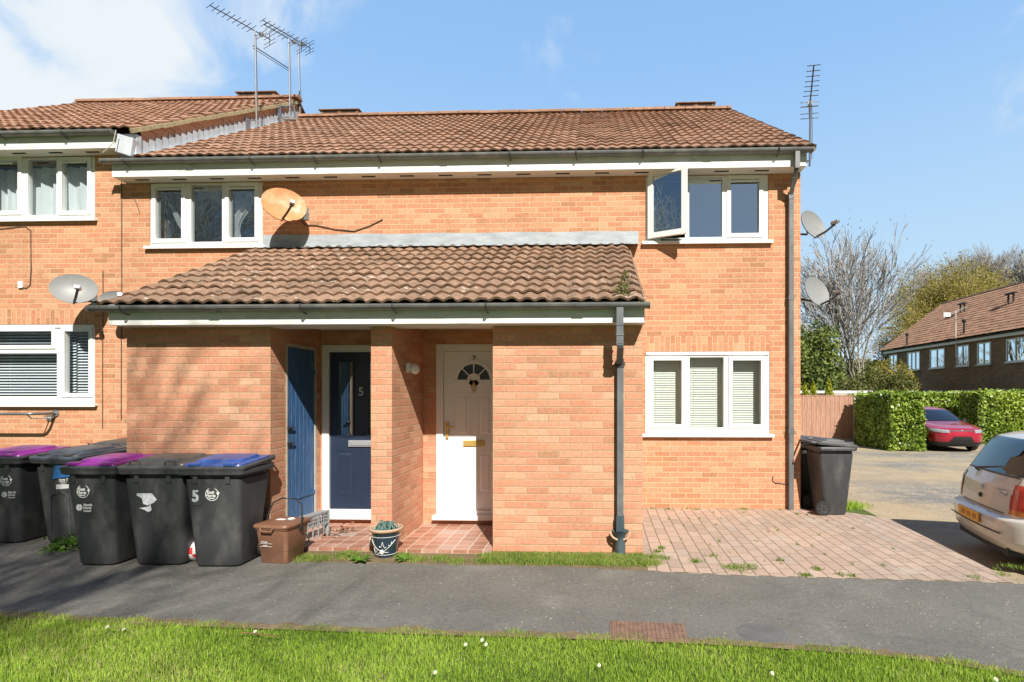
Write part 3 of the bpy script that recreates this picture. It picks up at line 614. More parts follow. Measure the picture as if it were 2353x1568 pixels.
for i in range(3): blind(w3, (xs3[i]+.006, xs3[i+1]-.006, W3[2]+.03, W3[3]-.03), M_blind, .034, .041, -62)
blind(w4, (W4[0]+.05, W4[1]-.45, W4[2]+.04, W4[3]-.03), M_blindw, .044, .036, -40)
blind(w4, (W4[1]-.43, W4[1]-.05, W4[2]+.04, W4[3]-.03), M_blindw, .044, .036, -40)
def curtain(par, x0, x1, z0, z1, y, amp=.03, waves=7, m=M_curtain, shape=None):
    mb = MB(); n = 60; rows = []; nz = 12
    for j in range(nz+1):
        t = j/nz; r = []
        for i in range(n+1):
            s = i/n; xa, xb = (x0, x1) if not shape else shape(t); 
            r.append((xa+(xb-xa)*s, y+amp*math.sin(s*waves*6.28+.7*math.sin(t*3))+amp*.4*math.sin(s*waves*2.3*6.28+t), z0+(z1-z0)*t))
        rows.append(mb.vs(r))
    for j in range(nz):
        for i in range(n): mb.f.append((rows[j]+i, rows[j]+i+1, rows[j+1]+i+1, rows[j+1]+i))
    return mb.build('curtain', m, par, world=True, smooth=True)
curtain(w0, W0[1]-1.28, W0[1]-.06, W0[2]+.02, W0[3]-.10, YW+.15, .025, 6)
curtain(w0, W0[0]+.02, W0[0]+.42, W0[2]+.02, W0[3]-.10, YW+.22, .03, 3)
xg = PX(526, 490, YW)[0]
curtain(w1, xg, xg+.2, W1[2]+.03, W1[3]-.08, YW+.16, .02, 2, shape=lambda t: (xg-.03, xg+.17-.22*math.sin(min(t, .62)/.62*math.pi)*.5+(.16*max(0, t-.55)/.45)))
xg2 = PX(365, 470, YW)[0]
MB().quad([(xg2+.02, YW+.15, 4.55), (xg2+.09, YW+.15, 4.50), (xg2+.38, YW+.2, 4.02), (xg2+.31, YW+.2, 3.98), (xg2+.14, YW+.18, 4.22)]).build('bunched_curtain', M_curtain, w1, world=True)
MB().box(W1[0]+.62, W1[1]-.6, YW+.14, YW+.17, W1[3]-.19, W1[3]-.05).build('roller_blind', M_roller, w1, world=True)
MB().box(w2p[1][0]-.02, w2p[1][1]+.02, YW+.14, YW+.16, 3.9, ZS-.03).build('roller_blind', M_roller, w2, world=True)

mb = MB(); rg_ = random.Random(3); pts = []
for i in range(len(PN)-3):
    for k in range(14): pts.append((PN[i][0]+(PN[i+1][0]-PN[i][0])*k/14, PN[i][1]+(PN[i+1][1]-PN[i][1])*k/14))
a_ = mb.vs([(x, y-.06, .003) for x, y in pts]); b_ = mb.vs([(x, y+.012+abs(rg_.gauss(0, .022)), .003) for x, y in pts])
for i in range(len(pts)-1): mb.f.append((a_+i, a_+i+1, b_+i+1, b_+i))
tag(mb.build('lawn_edge', M_dirt), kind='structure')
# ------------------------------------------------------------ eaves and roofs
def eaves(par, x0, x1, yf, yw, z, hf=.205, gut=True, vents=True, gx0=None, gx1=None, vs=.56, vx=None):
    """fascia board with its bottom at z, soffit behind it, half round gutter in front"""
    MB().box(x0, x1, yf, yf+.02, z, z+hf).build('fascia', M_fascia, par, world=True, bevel=.003)
    sof = MB().box(x0, x1, yf+.021, yw-.001 if yw < 9 else yw, z+.004, z+.02).build('soffit', M_soffit, par, world=True)
    if vents:
        x = vx or x0+.25
        while x < x1-.2:
            MB().box(x, x+.20, (yf+yw)/2-.018, (yf+yw)/2+.018, z-.001, z+.006).build('soffit_vent', M_dark, sof, world=True); x += vs
    gx0 = x0 if gx0 is None else gx0; gx1 = x1 if gx1 is None else gx1; gz = z+hf-.015
    g = halfgutter(MB(), gx0, gx1, yf-.062, gz+.03).box(gx0-.006, gx0, yf-.118, yf-.006, gz-.026, gz+.032).box(gx1, gx1+.006, yf-.118, yf-.006, gz-.026, gz+.032)
    gut = g.build('gutter', M_gutter, par, world=True)
    x = gx0+.35; k = 0
    while x < gx1-.1:
        b = MB()
        if k % 4 == 1: halfgutter(b, x-.05, x+.05, yf-.062, gz+.028, .061, .004)
        else: b.tube([(x, yf-.127, gz+.034), (x, yf-.128, gz), (x, yf-.10, gz-.032), (x, yf-.06, gz-.045), (x, yf-.01, gz-.05)], .008, 5)
        b.build('gutter_bracket', M_dkmetal if k % 4 != 1 else M_gutter, gut, world=True); x += .92; k += 1
    MB().box(x0, x1, yf-.03, yf-.001, gz+.02, z+hf+.025).build('eave_filler', M_dark, par, world=True)
    return gz
YE = YW-.245
gxl = PX(236, 365, YE-.06)[0]; fxl = PX(257, 390, YE)[0]; fxr = PX(1838, 375, YE)[0]
eaves(hs, fxl, fxr, YE, YW, ZS, gx0=gxl, gx1=PX(1866, 342, YE-.06)[0])
MB().box(XR+.002, fxr-.001, YE+.022, YW+.3, ZS+.022, ZS+.2).build('box_end', M_fascia, hs, world=True)
eaves(nb, XN, PX(272, 330, YE)[0], YE, YW, ZS+.42, gx1=PX(262, 300, YE-.06)[0])
# slopes of the main roof
ry0, rz0 = YE-.075, ZS+.24
sv = Vector((0, hyr-ry0, hzr-rz0)); SL = sv.length
rf = tileroof('roof', M_tile2, hs, (XL+.08, ry0, rz0), (1, 0, 0), sv, 9.60, SL, seed=3, amp=.020, tilt=.026)
bk = MB().quad([(XL, hyr, hzr-.01), (3.1, hyr, hzr-.01), (3.1, 16.4, rz0), (XL, 16.4, rz0)]).quad([(XL, ry0+.2, rz0+.09), (XL, hyr, hzr-.03), (2.96, hyr, hzr-.03), (2.96, ry0+.2, rz0+.09)]).build('roof_back_slope', M_tile2, hs, world=True)
rz1 = rz0+.42
rfn = tileroof('roof', M_tile3, nb, (XN-.1, ry0, rz1), (1, 0, 0), Vector((0, hyr-ry0, nzr-rz1)), round((XL+.0-XN+.1)/.15)*.15, Vector((0, hyr-ry0, nzr-rz1)).length, seed=5, amp=.020, tilt=.026)
MB().quad([(XN, ry0+.2, rz1+.09), (XN, hyr, nzr-.03), (XL-.05, hyr, nzr-.03), (XL-.05, ry0+.2, rz1+.09)]).quad([(XN, hyr, nzr-.01), (XL+.08, hyr, nzr-.01), (XL+.08, 16.4, rz1), (XN, 16.4, rz1)]).build('roof_back_slope', M_tile3, nb, world=True)
def ridge(par, roof, x0, x1, z, m):
    mb = MB(); x = x0; rg = random.Random(int(x0*10))
    while x < x1-.05:
        L = min(.45, x1-x); dz = rg.uniform(-.006, .006)
        pr_ = [(0, .12*math.cos(R(a)), .095*math.sin(R(a))) for a in range(0, 181, 30)]
        mb.prism(pr_, (x, hyr, z+dz-.015), (x+L-.012, hyr, z+dz-.015)); x += L
    mb.build('ridge_tiles', m, roof, world=True)
ridge(hs, rf, XL+.1, 3.02, hzr+.02, M_tile2); ridge(nb, rfn, XN-.05, XL+.1, nzr+.02, M_tile3)
def ridgevent(par, x0, x1, z):
    mb = MB().box(x0+.03, x1-.03, hyr-.09, hyr+.09, z, z+.055).box(x0-.01, x1+.01, hyr-.13, hyr+.13, z+.06, z+.08)
    o = mb.build('ridge_vent', M_tile, par, world=True, bevel=.012)
    for k in (0, 1):
        a = x0+.08+(x1-x0)*.46*k; MB().box(a, a+(x1-x0)*.36, hyr-.095, hyr-.088, z+.015, z+.05).build('vent_slot', M_dark, o, world=True)
ridgevent(rf, PX(738, 265, hyr)[0], PX(830, 265, hyr)[0], hzr+.07); ridgevent(rf, PX(1552, 250, hyr)[0], PX(1642, 250, hyr)[0], hzr+.07)
ridgevent(rfn, PX(548, 225, hyr)[0], PX(640, 225, hyr)[0], nzr+.07)
# mortar and lead where the higher roof meets the lower one
u = sv.normalized(); nn = Vector((0, -u.z, u.y))
for (X, par, z_, mm) in ((XL+.028, nb, rz1, M_mortar), (3.04, hs, rz0, M_mortar)):
    mb = MB(); p0 = Vector((X, ry0+.02, z_-.01)); L = SL; k = 24; rg = random.Random(4)
    for i in range(k): mb.obox(p0+u*(L*(i+.5)/k)-nn*(.012+rg.uniform(0, .012)), (.018+rg.uniform(0, .010), 0, 0), u*(L/k*.52), nn*.028)
    mb.build('verge_mortar', mm, par, world=True)
mb = MB(); p0 = Vector((XL+.012, ry0+.10, rz0+.02)); steps = 34
for i in range(steps):
    t = SL*(i/steps)*.985; q = p0+u*t
    h = .20
    mb.quad([q+nn*.02, q+u*(SL/steps)+nn*.02, q+u*(SL/steps)+Vector((0, 0, h-.02)), q+Vector((0, 0, h+.075))])
for i in range(12):
    t = SL*i/12; q = p0+u*t+nn*.045; w = .10+rnd.uniform(-.015, .015)
    mb.quad([q, q+Vector((.17, 0, 0)), q+u*(SL/12)+Vector((.17, 0, 0)), q+u*(SL/12)])
mb.build('lead_flashing', M_lead, hs, world=True)
q = PX(272, 330, YE)
MB().box(q[0]+.001, XL+.03, YE+.03, YW-.11, ZS+.10, ZS+.64).build('eave_end_lead', M_lead, nb, world=True, bevel=.01)
MB().obox(((q[0]+XL)/2+.02, YE+.0, ZS+.44), ((XL-q[0])/2, .015, -.03), (0, .05, 0), (.02, 0, .13)).build('lead_apron', M_lead, nb, world=True, bevel=.01)
# ------------------------------------------------------------ lean-to porch
YF = YP-.22; ZF = 2.335; px0, px1 = -4.935, .52
x622 = -3.376; xp0, xp1, xr0 = -2.304, -2.083, -1.024
zt0 = ZF+.192; ptop = (YW, 3.775); pse = Vector((0, YW-(YF-.06), ptop[1]-zt0)); PL = pse.length
blk = MB()
DA, DB = 5.89, 6.55       # cupboard door in the side of the left block
blk.box(px0, x622-.1, YP, YP+.1, -.1, ZF+.10); blk.box(px0, px0+.1, YP+.1, YW, -.1, ZF+.3)
blk.box(x622-.1, x622, YP, DA, -.1, ZF+.10); blk.box(x622-.1, x622, DA, DB, 2.2, ZF+.10); blk.box(x622-.1, x622, DA, DB, -.1, .12); blk.box(x622-.1, x622, DB, YD, -.1, ZF+.1)
blk.box(xp0, xp1, YP, YD, -.1, ZF+.10)
blk.box(xr0, px1, YP, YP+.1, -.1, ZF+.1); blk.box(xr0, xr0+.1, YP+.1, YD, -.1, ZF+.1); blk.box(px1-.1, px1, YP+.1, YW, -.1, ZF+.3)
D5 = rect((741, 870, 787, 1176), YD); D5 = (D5[0], D5[0]+.95, .155, 2.245); D7 = rect((1003, 1130, 786, 1176), YD); D7 = (D7[0], D7[0]+.90, .155, 2.25)
blk.plate(x622, xp0, -.1, 2.7, YD, YD+.1, [D5]); blk.plate(xp1, xr0, -.1, 2.7, YD, YD+.1, [(D7[0], xr0-.0001, D7[2], D7[3])])
for X in (px0-.003, px1+.003): blk.quad([(X, YF+.03, ZF+.005), (X, YW, ZF+.005), (X, YW, 3.76), (X, YF+.03, ZF+.20)])
blk.build('porch_wall', M_brick2, hs, world=True)
eaves(hs, px0, px1, YF, YP, ZF, hf=.17, vents=False, gx0=-5.06, gx1=.56)
for a, b in ((x622, xp0), (xp1, xr0)):
    MB().box(a+.002, b-.002, YP, YP+.20, ZF+.005, ZF+.02).box(a+.002, b-.002, YP+.18, YP+.2, ZF+.021, ZF+.10).build('soffit', M_soffit, hs, world=True)
    MB().box(a+.002, b-.002, YP+.21, YD-.002, ZF+.10, ZF+.12).build('porch_ceiling', M_soffit, hs, world=True)
nw_ = round((px1-px0)/.15)*.15
pr2 = tileroof('porch_roof', M_tile, hs, (px0-.02, YF-.06, zt0), (1, 0, 0), pse, nw_+.06, PL, gauge=.272, pitch=(nw_+.06)/36.0, amp=.028, seed=9, ragged=.02, res=8, tilt=.034)
MB().quad([(px0, YF, zt0+.02), (px1, YF, zt0+.02), (px1, YW, 3.76), (px0, YW, 3.76)]).build('porch_decking', M_dark, hs, world=True)
un = pse.normalized(); nn2 = Vector((0, -un.z, un.y)); mb = MB()
for i in range(20):
    for X in (px0-.005, px1+.015): mb.obox(Vector((X, YF, zt0+.0))+un*(PL*(i+.5)/20)-nn2*(.018+rnd.uniform(0, .01)), (.014, 0, 0), un*(PL/40*1.04), nn2*.016)
mb.build('verge_mortar', M_tile, hs, world=True)
xa, xb = PX(606, 555, YW)[0], PX(1467, 550, YW)[0]; mb = MB(); n = 60
r0, r1, r2 = [], [], []
for i in range(n+1):
    x = xa+(xb-xa)*i/n; w = .010*math.sin(i*2.1)+.008*math.sin(i*.77)
    r0.append((x, YW-.012, 3.985+.004*math.sin(i*.5))); r1.append((x, YW-.022+w*.3, 3.80)); r2.append((x, YW-.17+w, 3.755+w*.6))
A, B, D = mb.vs(r0), mb.vs(r1), mb.vs(r2)
for i in range(n): mb.f.append((A+i, A+i+1, B+i+1, B+i)); mb.f.append((B+i, B+i+1, D+i+1, D+i))
mb.build('lead_flashing', M_lead2, hs, world=True, smooth=True)
# porch floors
for a, b in ((x622, xp0), (xp1, xr0)):
    MB().box(a, b, YP-.09 if a > -3 else YP-.05, YD, -.05, .042).build('porch_floor', M_tilefloor, hs, world=True)
# ------------------------------------------------------------ doors
def panel(par, x0, x1, z0, z1, y, m, s=.018):
    mb = MB(); 
    def rg(i, dy): return [(x0+i, y+dy, z0+i), (x1-i, y+dy, z0+i), (x1-i, y+dy, z1-i), (x0+i, y+dy, z1-i)]
    rr = [rg(0, 0), rg(.012, .0), rg(.012+s*.4, .008), rg(.012+s, .008), rg(.012+s*2.2, -.004)]
    mb.loft(rr, cap=False); k = len(mb.v)-4; mb.f.append((k, k+1, k+2, k+3)); return mb.build('door_panel', m, par, world=True)
def doorset(rc, leafm, name):
    x0, x1, z0, z1 = rc; f = .085
    fr = MB().plate(x0, x1, z0, z1, YD-.012, YD+.07, [(x0+f, x1-f, z0+.05, z1-f)]).build('door_frame', M_white, hs, world=True, bevel=.006)
    MB().box(x0-.03, x1+.02, YD-.10, YD+.0, z0-.055, z0-.002).build('door_sill', M_white, fr, world=True, bevel=.005)
    return fr, x0+f, x1-f, z0+.05, z1-f
fr, a, b, c, d = doorset(D5, M_navy, 'door'); yl = YD+.02
def zY(y): return EYE+(HY-y)/F*(-(-3.0)*SN+YD*CS)
gx = (a+.12, a+.29); 
leaf = MB().plate(a+.003, b-.003, c+.003, d-.003, yl, yl+.045, [(gx[0], gx[1], zY(1000), zY(832)), (b-.29, b-.12, zY(1000), zY(832))]).build('front_door', M_navy, hs, world=True, bevel=.004)
for g in (gx, (b-.29, b-.12)):
    MB().plate(g[0]-.02, g[1]+.02, zY(1000)-.02, zY(832)+.02, yl-.012, yl-.001, [(g[0], g[1], zY(1000), zY(832))]).build('glazing_bead', M_navy, leaf, world=True, bevel=.003)
    MB().quad([(g[0], yl+.02, zY(1000)), (g[1], yl+.02, zY(1000)), (g[1], yl+.02, zY(832)), (g[0], yl+.02, zY(832))]).build('door_glass', M_glass, leaf, world=True)
panel(leaf, a+.09, a+.31, zY(1140), zY(1036), yl-.004, M_navy); panel(leaf, b-.31, b-.09, zY(1140), zY(1036), yl-.004, M_navy)
mx5 = (a+b)/2
MB().box(mx5-.15, mx5+.15, yl-.018, yl-.003, zY(1027), zY(1012)).box(mx5-.125, mx5+.125, yl-.024, yl-.019, zY(1024), zY(1015)).build('letterbox', M_chrome, leaf, world=True, bevel=.003)
text('5', .145, 'door_number', M_chrome, leaf, Vector((PX(828.6, 900, YD)[0], yl-.006, zY(901)))-hs.location)
MB().box(b-.07, b-.035, yl-.012, yl-.001, .95, 1.2).tube([(b-.052, yl-.012, 1.1), (b-.052, yl-.05, 1.1), (b-.16, yl-.055, 1.1)], .009, 8).build('door_handle', M_chrome, leaf, world=True)
fr, a, b, c, d = doorset(D7, M_doorwhite, 'door')
def z7(y): return EYE+(HY-y)/F*(1.5*SN+YD*CS)
def x7(x): return PX(x, 950, YD)[0]
cxm = x7(1088.2); 
leaf = MB(); R0, R1 = .073, .205; zb = z7(874)
leaf.box(a+.003, b-.003, yl, yl+.045, c+.003, zb).box(a+.003, b-.003, yl, yl+.045, zb+R1, d-.003).box(a+.003, cxm-R1, yl, yl+.045, zb, zb+R1).box(cxm+R1, b-.003, yl, yl+.045, zb, zb+R1)
n = 16
for i in range(n):   # spandrels around the fanlight
    a0, a1 = math.pi*i/n, math.pi*(i+1)/n
    P = lambda r, t: (cxm+r*math.cos(t), yl, zb+r*math.sin(t))
    mm = 1 if a1 < math.pi/2+.01 else -1
    leaf.quad([P(R1, a0), P(R1, a1), (P(R1, a1)[0], yl, zb+R1), (P(R1, a0)[0], yl, zb+R1)])
leaf.lathe([(R0, 0), (R0, .045)], (cxm, yl, zb), 32, (0, 1, 0))
leaf = leaf.build('front_door', M_doorwhite, hs, world=True)
def arc(r0, r1, y0, y1, m, nm, par, t0=0, t1=math.pi, n=20):
    mb = MB(); rings = []
    for i in range(n+1):
        t = t0+(t1-t0)*i/n; cc, ss = math.cos(t), math.sin(t)
        rings.append([(cxm+r*cc, y, zb+r*ss) for r, y in ((r0, y1), (r0, y0), (r1, y0), (r1, y1))])
    mb.loft(rings); return mb.build(nm, m, par, world=True, bevel=.002)
bd = arc(R1-.005, R1+.045, yl-.014, yl-.001, M_doorwhite, 'fanlight_bead', leaf); arc(R0-.02, R0+.012, yl-.014, yl-.001, M_doorwhite, 'fanlight_bead', leaf)
mb = MB(); q = [(cxm+R1*math.cos(math.pi*i/20), yl+.02, zb+R1*math.sin(math.pi*i/20)) for i in range(21)]; mb.quad(q); mb.build('fanlight_glass', M_darkpane, leaf, world=True)
mb = MB()
for dg in (45, 90, 135):
    v = Vector((math.cos(R(dg)), 0, math.sin(R(dg)))); mb.obox(Vector((cxm, yl-.006, zb))+v*.14, v*.075, Vector((0, .006, 0)), v.cross(Vector((0, 1, 0)))*.008)
mb.obox((cxm-.15, yl-.006, zb-.01), (.10, 0, 0), (0, .008, 0), (0, 0, .016)); mb.obox((cxm+.15, yl-.006, zb-.01), (.10, 0, 0), (0, .008, 0), (0, 0, .016))
mb.build('fanlight_bar', M_doorwhite, leaf, world=True)
for xs in ((x7(1042.5), x7(1079.4)), (cxm+.045, cxm+.235)):
    panel(leaf, xs[0], xs[1], z7(1004), z7(905), yl-.004, M_doorwhite); panel(leaf, xs[0], xs[1], z7(1136), z7(1038), yl-.004, M_doorwhite)
text('7', .115, 'door_number', M_dkmetal, leaf, Vector((cxm, yl-.006, z7(826)))-hs.location)
MB().box(cxm-.13, cxm+.13, yl-.016, yl-.003, z7(1026), z7(1012.5)).build('letterbox', M_brass, leaf, world=True, bevel=.004)
MB().lathe([(.012, -.02), (.022, -.012), (.024, 0)], (cxm, yl, z7(884)), 16, (0, 1, 0)).tube([(cxm, yl-.02, z7(875)), (cxm, yl-.014, z7(884))], [.004, .012], 8).tube([(cxm+.026*math.sin(t), yl-.025, z7(891)-.030*math.cos(t)) for t in np.linspace(-2.6, 2.6, 13)], .0055, 6).tube([(cxm, yl-.014, z7(896)), (cxm, yl-.02, z7(905))], [.012, .003], 8).build('door_knocker', M_brass, leaf, world=True, smooth=True)
hx = x7(1027); MB().box(hx-.018, hx+.018, yl-.022, yl-.014, z7(1008), z7(970)).tube([(hx, yl-.02, z7(980)), (hx, yl-.06, z7(980)), (hx+.10, yl-.065, z7(981))], .010, 8).build('door_handle', M_brass, leaf, world=True)
# cupboard door in the block's side
cd = MB(); n = 7
for i in range(n):
    ya, yb = DA+.035+(DB-DA-.07)*i/n+.002, DA+.035+(DB-DA-.07)*(i+1)/n-.002; cd.box(x622-.035, x622-.005, ya, yb, .14, 2.16)
cd = cd.build('cupboard_door', M_doorblue, hs, world=True, bevel=.003)
MB().box(x622-.05, x622+.004, DA, DA+.03, .12, 2.2).box(x622-.05, x622+.004, DB-.03, DB, .12, 2.2).box(x622-.05, x622+.004, DA+.03, DB-.03, 2.165, 2.2).build('cupboard_frame', M_concrete, hs, world=True)
for z in (1.08, 1.25): MB().tube([(x622+.006, DA+.02, z), (x622+.02, DA+.08, z+.01), (x622+.012, DA+.16, z)], .008, 6).box(x622-.004, x622+.012, DA+.02, DA+.10, z-.02, z+.02).build('door_bolt', M_dkmetal, cd, world=True)
for z in (.45, 1.9): MB().box(x622-.004, x622+.003, DA+.25, DB-.03, z-.02, z+.02).build('hinge_strap', M_doorblue, cd, world=True)
# ------------------------------------------------------------ downpipes
gzt = ZF+.155
x = PX(1424, 760, YF-.05)[0]; xd = PX(1425, 1000, YP-.05)[0]
dp = MB().box(x-.035, x+.035, YF-.095, YF-.03, 2.10, gzt+.01).obox(((x+xd)/2, (YF-.062+YP-.045)/2, 2.03), (.031, 0, 0), (0, .12, -.085), (0, .02, .028)).box(xd-.033, xd+.033, YP-.078, YP-.012, .30, 2.0)
dp = dp.build('downpipe', M_pipe, hs, world=True, bevel=.004)
MB().box(xd-.038, xd+.038, YP-.083, YP-.008, 1.90, 1.99).box(xd-.05, xd+.05, YP-.04, YP-.002, 1.93, 1.96).build('pipe_clip', M_dkmetal, dp, world=True)
for z in (2.12, 2.2, 2.3): MB().box(x-.04, x+.04, YF-.10, YF-.025, z, z+.015).build('pipe_joint', M_pipe, dp, world=True)
MB().lathe([(.045, 0), (.055, .1), (.045, .17), (.05, .22), (.085, .26), (.088, .27), (.075, .262), (.03, .23)], (xd, YP-.07, -.02), 20).box(xd-.04, xd+.04, YP-.085, YP-.01, .24, .40).build('gully_hopper', M_teal, dp, world=True, smooth=True)
mb = MB(); mb.tube([(xd+.10*math.sin(t), YP-.075-.03*math.cos(t), .235-.075*math.cos(t)) for t in np.linspace(-1.6, 1.6, 9)], .011, 6); mb.build('hopper_rim', M_terracotta, dp, world=True)
x = PX(1831, 370, YE-.06)[0]; xd = PX(1817, 700, YW-.05)[0]; g2 = ZS+.19
dp = MB().box(x-.033, x+.033, YE-.095, YE-.03, 4.72, g2+.01).obox(((x+xd)/2, (YE-.06+YW-.05)/2, 4.60), (.031, .0, 0), ((xd-x)/2, .11, -.13), (.01, .02, .025)).box(xd-.033, xd+.033, YW-.083, YW-.017, .0, 4.50)
dp = dp.build('downpipe', M_pipe, hs, world=True, bevel=.004)
for z in (4.42, 3.0, 1.12): MB().box(xd-.038, xd+.038, YW-.088, YW-.012, z-.03, z+.03).box(xd-.055, xd+.055, YW-.03, YW-.002, z-.012, z+.012).build('pipe_clip', M_pipe, dp, world=True)
MB().box(xd+.034, xd+.040, YW-.03, YW-.02, .9, 4.3).build('clipped_cable', M_cable, dp, world=True)
# small wall cables
def cable(par, pts, Y, r=.006, name='cable', m=M_cable):
    P = [(lambda q: (q[0], Y-.012, q[1]))(PX(x, y, Y)) for x, y in pts]; return MB().tube(P, r, 5).build(name, m, par, world=True)
cable(hs, [(281, 412), (281, 700), (280, 850), (280, 965)], YW); cable(hs, [(238, 622), (238, 700), (237, 850), (237, 985)], YW, .005)
cable(nb, [(-5, 527), (30, 524), (58, 520), (72, 530), (73, 620), (71, 655), (62, 663), (52, 660)], YW, .006)
cable(hs, [(308, 453), (316, 470), (322, 490)], YW, .005)
cable(hs, [(692, 505), (700, 518), (730, 519), (770, 528), (815, 532), (850, 520), (880, 505)], YW, .007)
cable(hs, [(1776, 1094), (1775, 1105), (1782, 1110), (1808, 1112)], YW, .005)
cable(nb, [(268, 300), (262, 330), (238, 352)], YE-.14, .006, m=M_concrete)
q = PX(50, 655, YW); MB().box(q[0]-.035, q[0]+.035, YW-.03, YW-.001, q[1]-.05, q[1]+.05).build('junction_box', M_white, nb, world=True, bevel=.004)
# ------------------------------------------------------------ satellite dishes
def joinm(name, objs, par):
    bm = bmesh.new()
    for o in objs: bm.from_mesh(o.data)
    me = bpy.data.meshes.new(name); m = objs[0].data.materials[0]; bm.to_mesh(me); bm.free()
    for o in objs: bpy.data.objects.remove(o)
    me.materials.append(m); o = bpy.data.objects.new(name, me); C.objects.link(o); o.parent = par; return o
def dish(p, wallp, label, m, az=33, el=15, w=.66, h=.54, roll=0, group='satellite dishes on the brick walls'):
    p, wallp = Vector(p), Vector(wallp); t = thing('satellite_dish', p, label, 'satellite dish', group=group)
    f = Vector((math.sin(R(az))*math.cos(R(el)), -math.cos(R(az))*math.cos(R(el)), math.sin(R(el)))); r = f.cross(Vector((0, 0, 1))).normalized()*-1; u = r.cross(f)*-1
    if u.z < 0: u = -u
    r, u = r*math.cos(R(roll))+u*math.sin(R(roll)), u*math.cos(R(roll))-r*math.sin(R(roll))
    mb = MB(); rings = []
    for rr in (.001, .25, .5, .72, .88, .97, 1.0): rings.append([r*(w/2*rr*math.cos(a))+u*(h/2*rr*math.sin(a))+f*(.055*rr*rr-.03) for a in np.linspace(0, 2*math.pi, 40, endpoint=False)])
    for rr in (1.0, .97, .6, .001): rings.append([r*(w/2*rr*math.cos(a))+u*(h/2*rr*math.sin(a))+f*(.055*rr*rr-.045) for a in np.linspace(0, 2*math.pi, 40, endpoint=False)])
    mb.loft(rings).build('reflector', m, t, smooth=True, angle=60)
    b0 = -u*h*.47-f*.02; l = f*.30-u*h*.30+r*.10
    MB().tube([b0, b0+(l-b0)*.55-u*.02, l], .016, 6).build('lnb_arm', M_dkmetal, t)
    lb = MB().tube([l-f*.0+u*.02, l-f*.055+u*.035], [.030, .036], 10).obox(l+u*.02+f*.02, f*.04, r*.03, u*.022).build('lnb', M_steel, t, bevel=.006)
    wp = wallp-p; nrm = (wp-(wp.dot(f))*f)
    MB().tube([-f*.05-u*.05, -f*.12-u*.10, wp+Vector((0, 0, -.08)) if False else wp], .016, 8).obox(-f*.06-u*.04, f*.03, r*.05, u*.06).build('mount_arm', M_dkmetal, t)
    ax = Vector((0, 1, 0)) if abs(wallp.y-YW) < .05 else Vector((1, 0, 0)); sd = ax.cross(Vector((0, 0, 1)))
    MB().obox(wp-ax*.006*(1 if ax.y else -1), ax*.006, sd*.05, Vector((0, 0, .09))).build('wall_plate', M_steel, t, bevel=.002)
    return t
q = PX(653, 472, 7.46); dish((q[0], 7.46, q[1]), (PX(703, 492, YW)[0], YW, PX(703, 492, YW)[1]), 'orange rusted satellite dish beside the upstairs window above the porch roof', M_rust, roll=-9, w=.57, h=.50)
q = PX(171, 665, 7.44); dish((q[0], 7.44, q[1]), (PX(218, 694, YW)[0], YW, PX(218, 694, YW)[1]), 'whole grey satellite dish above the left ground floor window, beside the porch gutter end', M_dish, w=.53, h=.44)
q = PX(266, 690, 7.5); dish((q[0], 7.50, q[1]), (q[0]+.1, YW, q[1]-.1), 'pale satellite dish mostly hidden behind the left edge of the porch roof', M_dish, w=.36, h=.26)
q = PX(1866, 517, 8.6); dish((q[0], 8.6, q[1]), (XR, 8.85, q[1]-.05), 'upper grey satellite dish on the side wall at the right corner of the house', M_dish, w=.55, h=.46)
q = PX(1872, 671, 8.6); dish((q[0]+.02, 8.6, q[1]), (XR, 8.85, q[1]+.0), 'lower grey satellite dish on the side wall at the right corner of the house', M_dish, w=.57, h=.48)
# ------------------------------------------------------------ television aerials
def aerial(base, top, boom, label, n=9, el=.30, wall=None, kind='yagi', roll=0.0, r=.014, mm=M_alu):
    base, top, boom = Vector(base), Vector(top), Vector(boom); t = thing('tv_aerial', base, label, 'aerial', group='television aerials on the roofs')
    h = top-base; mb = MB().tube([(0, 0, 0), h], r, 8).build('mast', mm, t)
    L = boom.length; d = boom.normalized(); s = d.cross(Vector((0, 0, 1))).normalized(); s = s*math.cos(roll)+Vector((0, 0, math.sin(roll))); s0 = h-d*.12
    MB().tube([s0-d*.18, s0+boom], .009, 6).build('boom', M_dkmetal, t)
    el_ = MB()
    for i in range(n):
        k = (i+1)/n; q = s0+d*(.10+(L-.10)*k); w = el*(1-.25*k)/2; el_.tube([q-s*w, q+s*w], .0055, 5)
    el_.build('director_rods', M_dkmetal, t)
    up = Vector((0, 0, 1)); fo = MB(); w = el*.58
    loop = [s0+s*w*a+up*b for a, b in ((-.9, .03), (.9, .03), (1, 0), (.9, -.03), (-.9, -.03), (-1, 0), (-.9, .03))]
    fo.tube(loop, .006, 5).obox(s0, s*.03, d*.03, up*.03); fo.build('dipole', M_steel, t)
    rf_ = MB(); q = s0-d*.16
    for b in (-.12, -.05, .05, .12): rf_.tube([q-s*w+up*b, q+s*w+up*b], .005, 5)
    rf_.tube([q-up*.12, q+up*.12], .006, 5); rf_.build('reflector_rods', M_dkmetal, t)
    if wall is not None:
        w_ = Vector(wall)-base; b = MB()
        for z in (.08, .28): b.tube([(0, 0, z), (w_.x, w_.y, z)], .012, 6)
        b.obox((w_.x, w_.y, .18), (.006, 0, 0), (0, .06, 0), (0, 0, .15)); b.build('mast_bracket', M_steel, t)
    MB().tube([h, h+Vector((.02, 0, -.1)), h*.5+Vector((.03, 0, 0)), Vector((.03, 0, .1))], .005, 4).build('coax', M_cable, t)
    return t
aerial((-6.42, 10.2, 6.62), (-6.42, 10.15, 8.58), (-.44, -.80, 0), 'tallest aerial mast at the left of the roof step, long slanting boom', 9, .34, wall=(-6.6, 10.2, 6.6), mm=M_alu)
